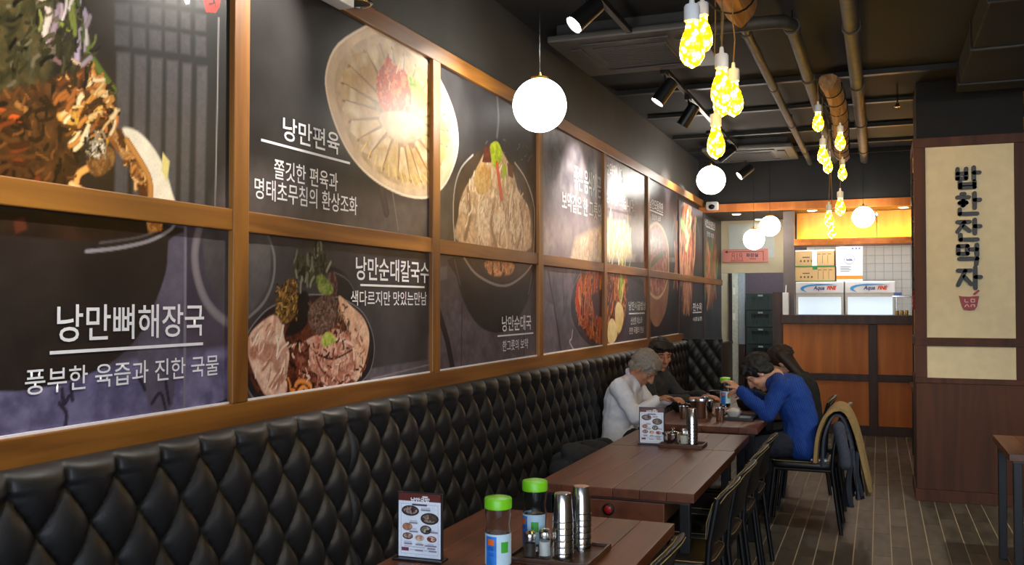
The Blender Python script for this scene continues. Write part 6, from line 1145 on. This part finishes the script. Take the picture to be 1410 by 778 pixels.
    for i in range(rows+1):
        a = math.pi*i/rows
        for k in range(cols):
            th = 2*math.pi*k/cols; ct = math.cos(th); dirv = Vector((math.sin(a)*ct, math.sin(a)*math.sin(th), math.cos(a))); rr = 1+.035*math.sin(7*th+3*a)*math.sin(a)+.02*rn.uniform(-1, 1)
            vv.append(Hh(-.026+dirv.x*.107*rr, dirv.y*.091*rr, .048+dirv.z*(.092 if dirv.z > 0 else .098)*rr))
    h.add(vv, [(i*cols+k, (i+1)*cols+k, (i+1)*cols+(k+1) % cols, i*cols+(k+1) % cols) for i in range(rows) for k in range(cols)])
    if hair == 'short':
        capsule(h, Hh(-.07, -.03, -.03), Hh(-.07, .03, -.03), .042, .042, 10); capsule(h, Hh(-.03, -.074, .0), Hh(-.05, -.066, -.03), .024, .022, 8); capsule(h, Hh(-.03, .074, .0), Hh(-.05, .066, -.03), .024, .022, 8)
        for k in range(7): u = -1+2*k/6; capsule(h, Hh(.03, u*.062, .118-.02*abs(u)), Hh(.078-.012*abs(u), u*.07, .078+.012*rn.random()), .022, .012, 8)
    if hair_len:
        for k in range(11):
            u = -1+2*k/10; p = Hh(-.05-.03*(1-u*u), u*.075, .05); pts = [Vector(q) for q in hair_len]
            prev = p; r = .04
            for q in pts: q = q+Vector((0, u*.085, 0)); capsule(h, prev, q, r, .034, 8); prev = q; r = .034
    for k in range(90):
        a = rn.uniform(.25, 1.9); th = rn.uniform(0, 6.283); d0 = Vector((math.sin(a)*math.cos(th), math.sin(a)*math.sin(th), math.cos(a)))
        if d0.x > .55 and d0.z < .35: continue
        p = Vector((-.026+d0.x*.104, d0.y*.088, .048+d0.z*.09)); q = p+Vector((d0.x*.008+rn.uniform(-.012, .012), d0.y*.006+rn.uniform(-.012, .012), -.03)); capsule(h, Hh(*p), Hh(*q), .0115, .005, 6)
    fuse(h, 'hair', hair_m, t, .0068, 1)
    ew = plain('eye_white', (176, 160, 148), .2); ed = plain('eye_dark', (26, 18, 14), .15)
    for s in (-1, 1):
        e = B().sphere(Hh(.0655, s*.032, .012), .0105, 12, 8).build('eye', ew, t, 60); B().sphere(Hh(.0752, s*.032, .011), .005, 8, 6).build('iris', ed, e, 60)
        B().tube([Hh(.083, s*.016, .036), Hh(.083, s*.032, .041), Hh(.072, s*.05, .036)], .0035, 5).build('eyebrow', hair_m, t)
    if collar: 
        n = V['neck']; c_ = B(); d = (hc-n).normalized(); a = d.orthogonal().normalized(); q = d.cross(a)
        c_.tube([n+d*.012+(a*math.cos(x)+q*math.sin(x))*.066 for x in np.linspace(0, 6.283, 22, endpoint=False)], .016, 8, True); c_.build('collar', collar, t, 60)
    return t
skin1 = plain('skin_warm', (186, 128, 96), .5, 0, .05, 20, .05); skin2 = plain('skin_light', (200, 146, 116), .5, 0, .05, 20, .05)
white_knit = plain('white_knit', (244, 243, 246), .85, 0, .05, 120, .25); black_cloth = plain('black_cloth', (22, 22, 24), .85, 0, .2, 80, .3); char_cloth = plain('charcoal_cloth', (44, 44, 46), .85, 0, .2, 80, .3); navy = plain('dark_denim', (30, 34, 46), .85, 0, .2, 120, .3)
m_blue, nt, bs = base('blue_rib_knit'); N = nt.nodes; Lk = nt.links; tc = N.new('ShaderNodeTexCoord'); wv = N.new('ShaderNodeTexWave'); wv.bands_direction = 'X'; wv.inputs['Scale'].default_value = 24; wv.inputs['Distortion'].default_value = .25; wv.inputs['Detail'].default_value = 2; mpk = N.new('ShaderNodeMapping'); mpk.inputs['Rotation'].default_value = (0, math.radians(-20), 0); Lk.new(tc.outputs['Object'], mpk.inputs[0]); Lk.new(mpk.outputs[0], wv.inputs['Vector'])
bp_ = N.new('ShaderNodeBump'); bp_.inputs['Strength'].default_value = .35; bp_.inputs['Distance'].default_value = .006; Lk.new(wv.outputs['Fac'], bp_.inputs['Height']); Lk.new(bp_.outputs[0], bs.inputs['Normal'])
cr = N.new('ShaderNodeValToRGB'); cr.color_ramp.elements[0].color = lin((9, 46, 116)); cr.color_ramp.elements[1].color = lin((16, 68, 152)); Lk.new(wv.outputs['Fac'], cr.inputs[0]); Lk.new(cr.outputs[0], bs.inputs['Base Color']); bs.inputs['Roughness'].default_value = .9
grey_hair = plain('grey_hair', (150, 140, 126), .55, 0, .35, 70, .6, .5, 0, 0, (1, 1, 3)); black_hair = plain('black_hair', (18, 14, 12), .7, 0, .3, 70, .5); brown_hair = plain('dark_brown_hair', (32, 19, 15), .7, 0, .3, 70, .5)
LEGS = dict(kn_r=(.36, -.12, .52), kn_l=(.36, .12, .52), an_r=(.36, -.12, .075), an_l=(.36, .12, .075))
person('grey-haired person in white sweater leaning over the table', (-1.74, 6.70, 0), 0, dict(LEGS, hip=(-.02, 0, .57), waist=(-.03, 0, .71), chest=(-.0, 0, .865), neck=(.06, 0, 1.0), head=(.15, -.01, 1.07), head_pitch=48, head_yaw=-8, sh_r=(.02, -.19, .945), el_r=(.14, -.25, .75), wr_r=(.27, -.13, .865), hd_r=(.8, .45, .25), sh_l=(.02, .19, .945), el_l=(.15, .25, .76), wr_l=(.30, .1, .84), hd_l=(.8, -.4, .2), curl_r=.9, curl_l=.8), skin1, white_knit, black_cloth, grey_hair, collar=plain('shirt_collar', (220, 214, 230), .7))
person('dark-haired person in charcoal jacket seated against the bench', (-1.72, 7.55, 0), math.radians(-10), dict(LEGS, hip=(-.03, 0, .57), waist=(-.04, 0, .72), chest=(-.02, 0, .88), neck=(-.0, 0, 1.03), head=(.07, -.0, 1.125), head_pitch=18, head_yaw=-42, sh_r=(-.02, -.19, .97), el_r=(.12, -.26, .77), wr_r=(.36, -.16, .80), hd_r=(.98, .1, .1), sh_l=(-.02, .19, .97), el_l=(.14, .25, .77), wr_l=(.38, .12, .80), hd_l=(1, -.1, .0), curl_r=.1, curl_l=.4), skin1, char_cloth, black_cloth, black_hair, cloth='jacket')
pc_ = person('person in blue ribbed sweater bent over a bowl', (-.5, 6.85, 0), math.pi, dict(LEGS, kn_r=(.34, -.12, .53), kn_l=(.34, .12, .53), hip=(.0, 0, .585), waist=(.015, 0, .74), chest=(.07, 0, .90), neck=(.18, 0, 1.03), head=(.30, 0, 1.05), head_pitch=52, head_yaw=6, sh_r=(.13, -.19, .97), el_r=(.25, -.25, .80), wr_r=(.40, -.10, .90), hd_r=(.8, .4, .15), sh_l=(.13, .19, .97), el_l=(.21, .265, .79), wr_l=(.405, .20, .945), hd_l=(.75, -.25, .6), curl_r=.9, curl_l=.7), skin2, m_blue, navy, black_hair)
B().box(-.165, -.06, -.17, .17, .465, .492, .012).build('shirt_hem', white_knit, pc_)
person('long-haired person in black top beside the blue sweater', (-.52, 7.62, 0), math.pi, dict(LEGS, hip=(.0, 0, .57), waist=(.01, 0, .72), chest=(.04, 0, .87), neck=(.10, 0, 1.0), head=(.20, 0, 1.075), head_pitch=38, head_yaw=0, sh_r=(.06, -.17, .94), el_r=(.2, -.22, .79), wr_r=(.40, -.12, .83), hd_r=(1, .2, .1), sh_l=(.06, .17, .94), el_l=(.2, .22, .79), wr_l=(.40, .12, .83), hd_l=(1, -.2, .1), curl_r=.6, curl_l=.6), skin2, black_cloth, black_cloth, brown_hair, hair='long', hair_len=[(.06, 0, 1.0), (.0, 0, .87), (-.05, 0, .74)], cloth='top')

# ---------------------------------------------------------------- coats
def sheet(name, prof, y0, y1, th, mat, parent, ny=22, amp=.012, seed=0, hem=.0):
    P = crom(prof, 6, False); rn = random.Random(seed); ph = [rn.uniform(0, 6) for _ in range(4)]; n = len(P); vv = []
    nrm = [np.array([-(P[min(i+1, n-1)]-P[max(i-1, 0)])[1], (P[min(i+1, n-1)]-P[max(i-1, 0)])[0]]) for i in range(n)]; nrm = [v/max(np.hypot(*v), 1e-6) for v in nrm]
    for s in (0, 1):
        for j in range(ny+1):
            y = y0+(y1-y0)*j/ny
            for i in range(n):
                w = abs(i/(n-1)-.45)*1.8; f = amp*w*(math.sin(j*.9+ph[0])+.6*math.sin(j*1.9+i*.2+ph[1])); q = P[i]+nrm[i]*(f+(th if s else 0)); vv.append((q[0], y+.006*math.sin(i*.5+ph[2]), q[1]+(hem*math.sin(j*.7+ph[3])*w)))
    N_ = (ny+1)*n; fs = []
    for s in (0, 1): fs += [(s*N_+j*n+i, s*N_+j*n+i+1, s*N_+(j+1)*n+i+1, s*N_+(j+1)*n+i) for j in range(ny) for i in range(n-1)]
    rim = [i for i in range(n)]+[j*n+n-1 for j in range(1, ny+1)]+[ny*n+i for i in range(n-2, -1, -1)]+[j*n for j in range(ny-1, 0, -1)]
    fs += [(rim[i], rim[(i+1) % len(rim)], N_+rim[(i+1) % len(rim)], N_+rim[i]) for i in range(len(rim))]
    return B().add(vv, fs).build(name, mat, parent, 60)
t = thing('coat', 'denim coat with beige outside draped over the chair of the diner in blue', 'coat', (-.27, 6.85, .3)); beige = plain('beige_wool', (150, 124, 78), .95, 0, .12, 90, .6); denim = plain('grey_denim', (62, 66, 78), .9, 0, .2, 60, .4); den2 = plain('dark_denim_lining', (38, 42, 54), .9, 0, .2, 60, .4)
sheet('outer_shell', [(-.125, .16), (-.105, .34), (-.06, .47), (.0, .525), (.06, .50), (.115, .36), (.16, .14), (.19, -.02)], -.235, .235, .022, beige, t, 22, .008, 1, .02)
sheet('lining', [(-.085, .14), (-.075, .32), (-.04, .44), (.0, .492), (.045, .46), (.085, .32), (.12, .08), (.13, -.06)], -.225, .225, .014, denim, t, 22, .010, 2, .02)
sheet('inner_panel', [(.065, .30), (.07, .16), (.055, .04), (.05, -.08)], -.23, .2, .03, den2, t, 16, .022, 3, .03); sheet('front_panel', [(.105, .24), (.12, .1), (.135, -.05)], -.23, .22, .02, den2, t, 16, .016, 4, .03)
s_ = B(); capsule(s_, (.015, -.215, .42), (.05, -.235, .24), .042, .036); capsule(s_, (.05, -.235, .25), (.055, -.24, .18), .038, .040); fuse(s_, 'sleeve', denim, t, .009, 3)
h = B(); rn = random.Random(3)
for k in range(26): a = rn.uniform(0, 6.28); r = rn.uniform(0, 1)**.5; c = (r*.17*math.cos(a), r*.36*math.sin(a), .05+.13*(1-r*r)*rn.uniform(.7, 1.1)); h.sphere(c, (rn.uniform(.06, .1), rn.uniform(.08, .14), rn.uniform(.045, .075)), 12, 8, Euler((rn.uniform(-.6, .6), rn.uniform(-.6, .6), rn.uniform(0, 3))).to_matrix())
t = thing('folded_coat', 'crumpled dark coat lying on the bench beside the white sweater', 'coat', (-1.68, 5.62, .462)); fuse(h, 'cloth', plain('dark_coat_cloth', (42, 42, 44), .9, 0, .25, 30, .5), t, .012, 3)
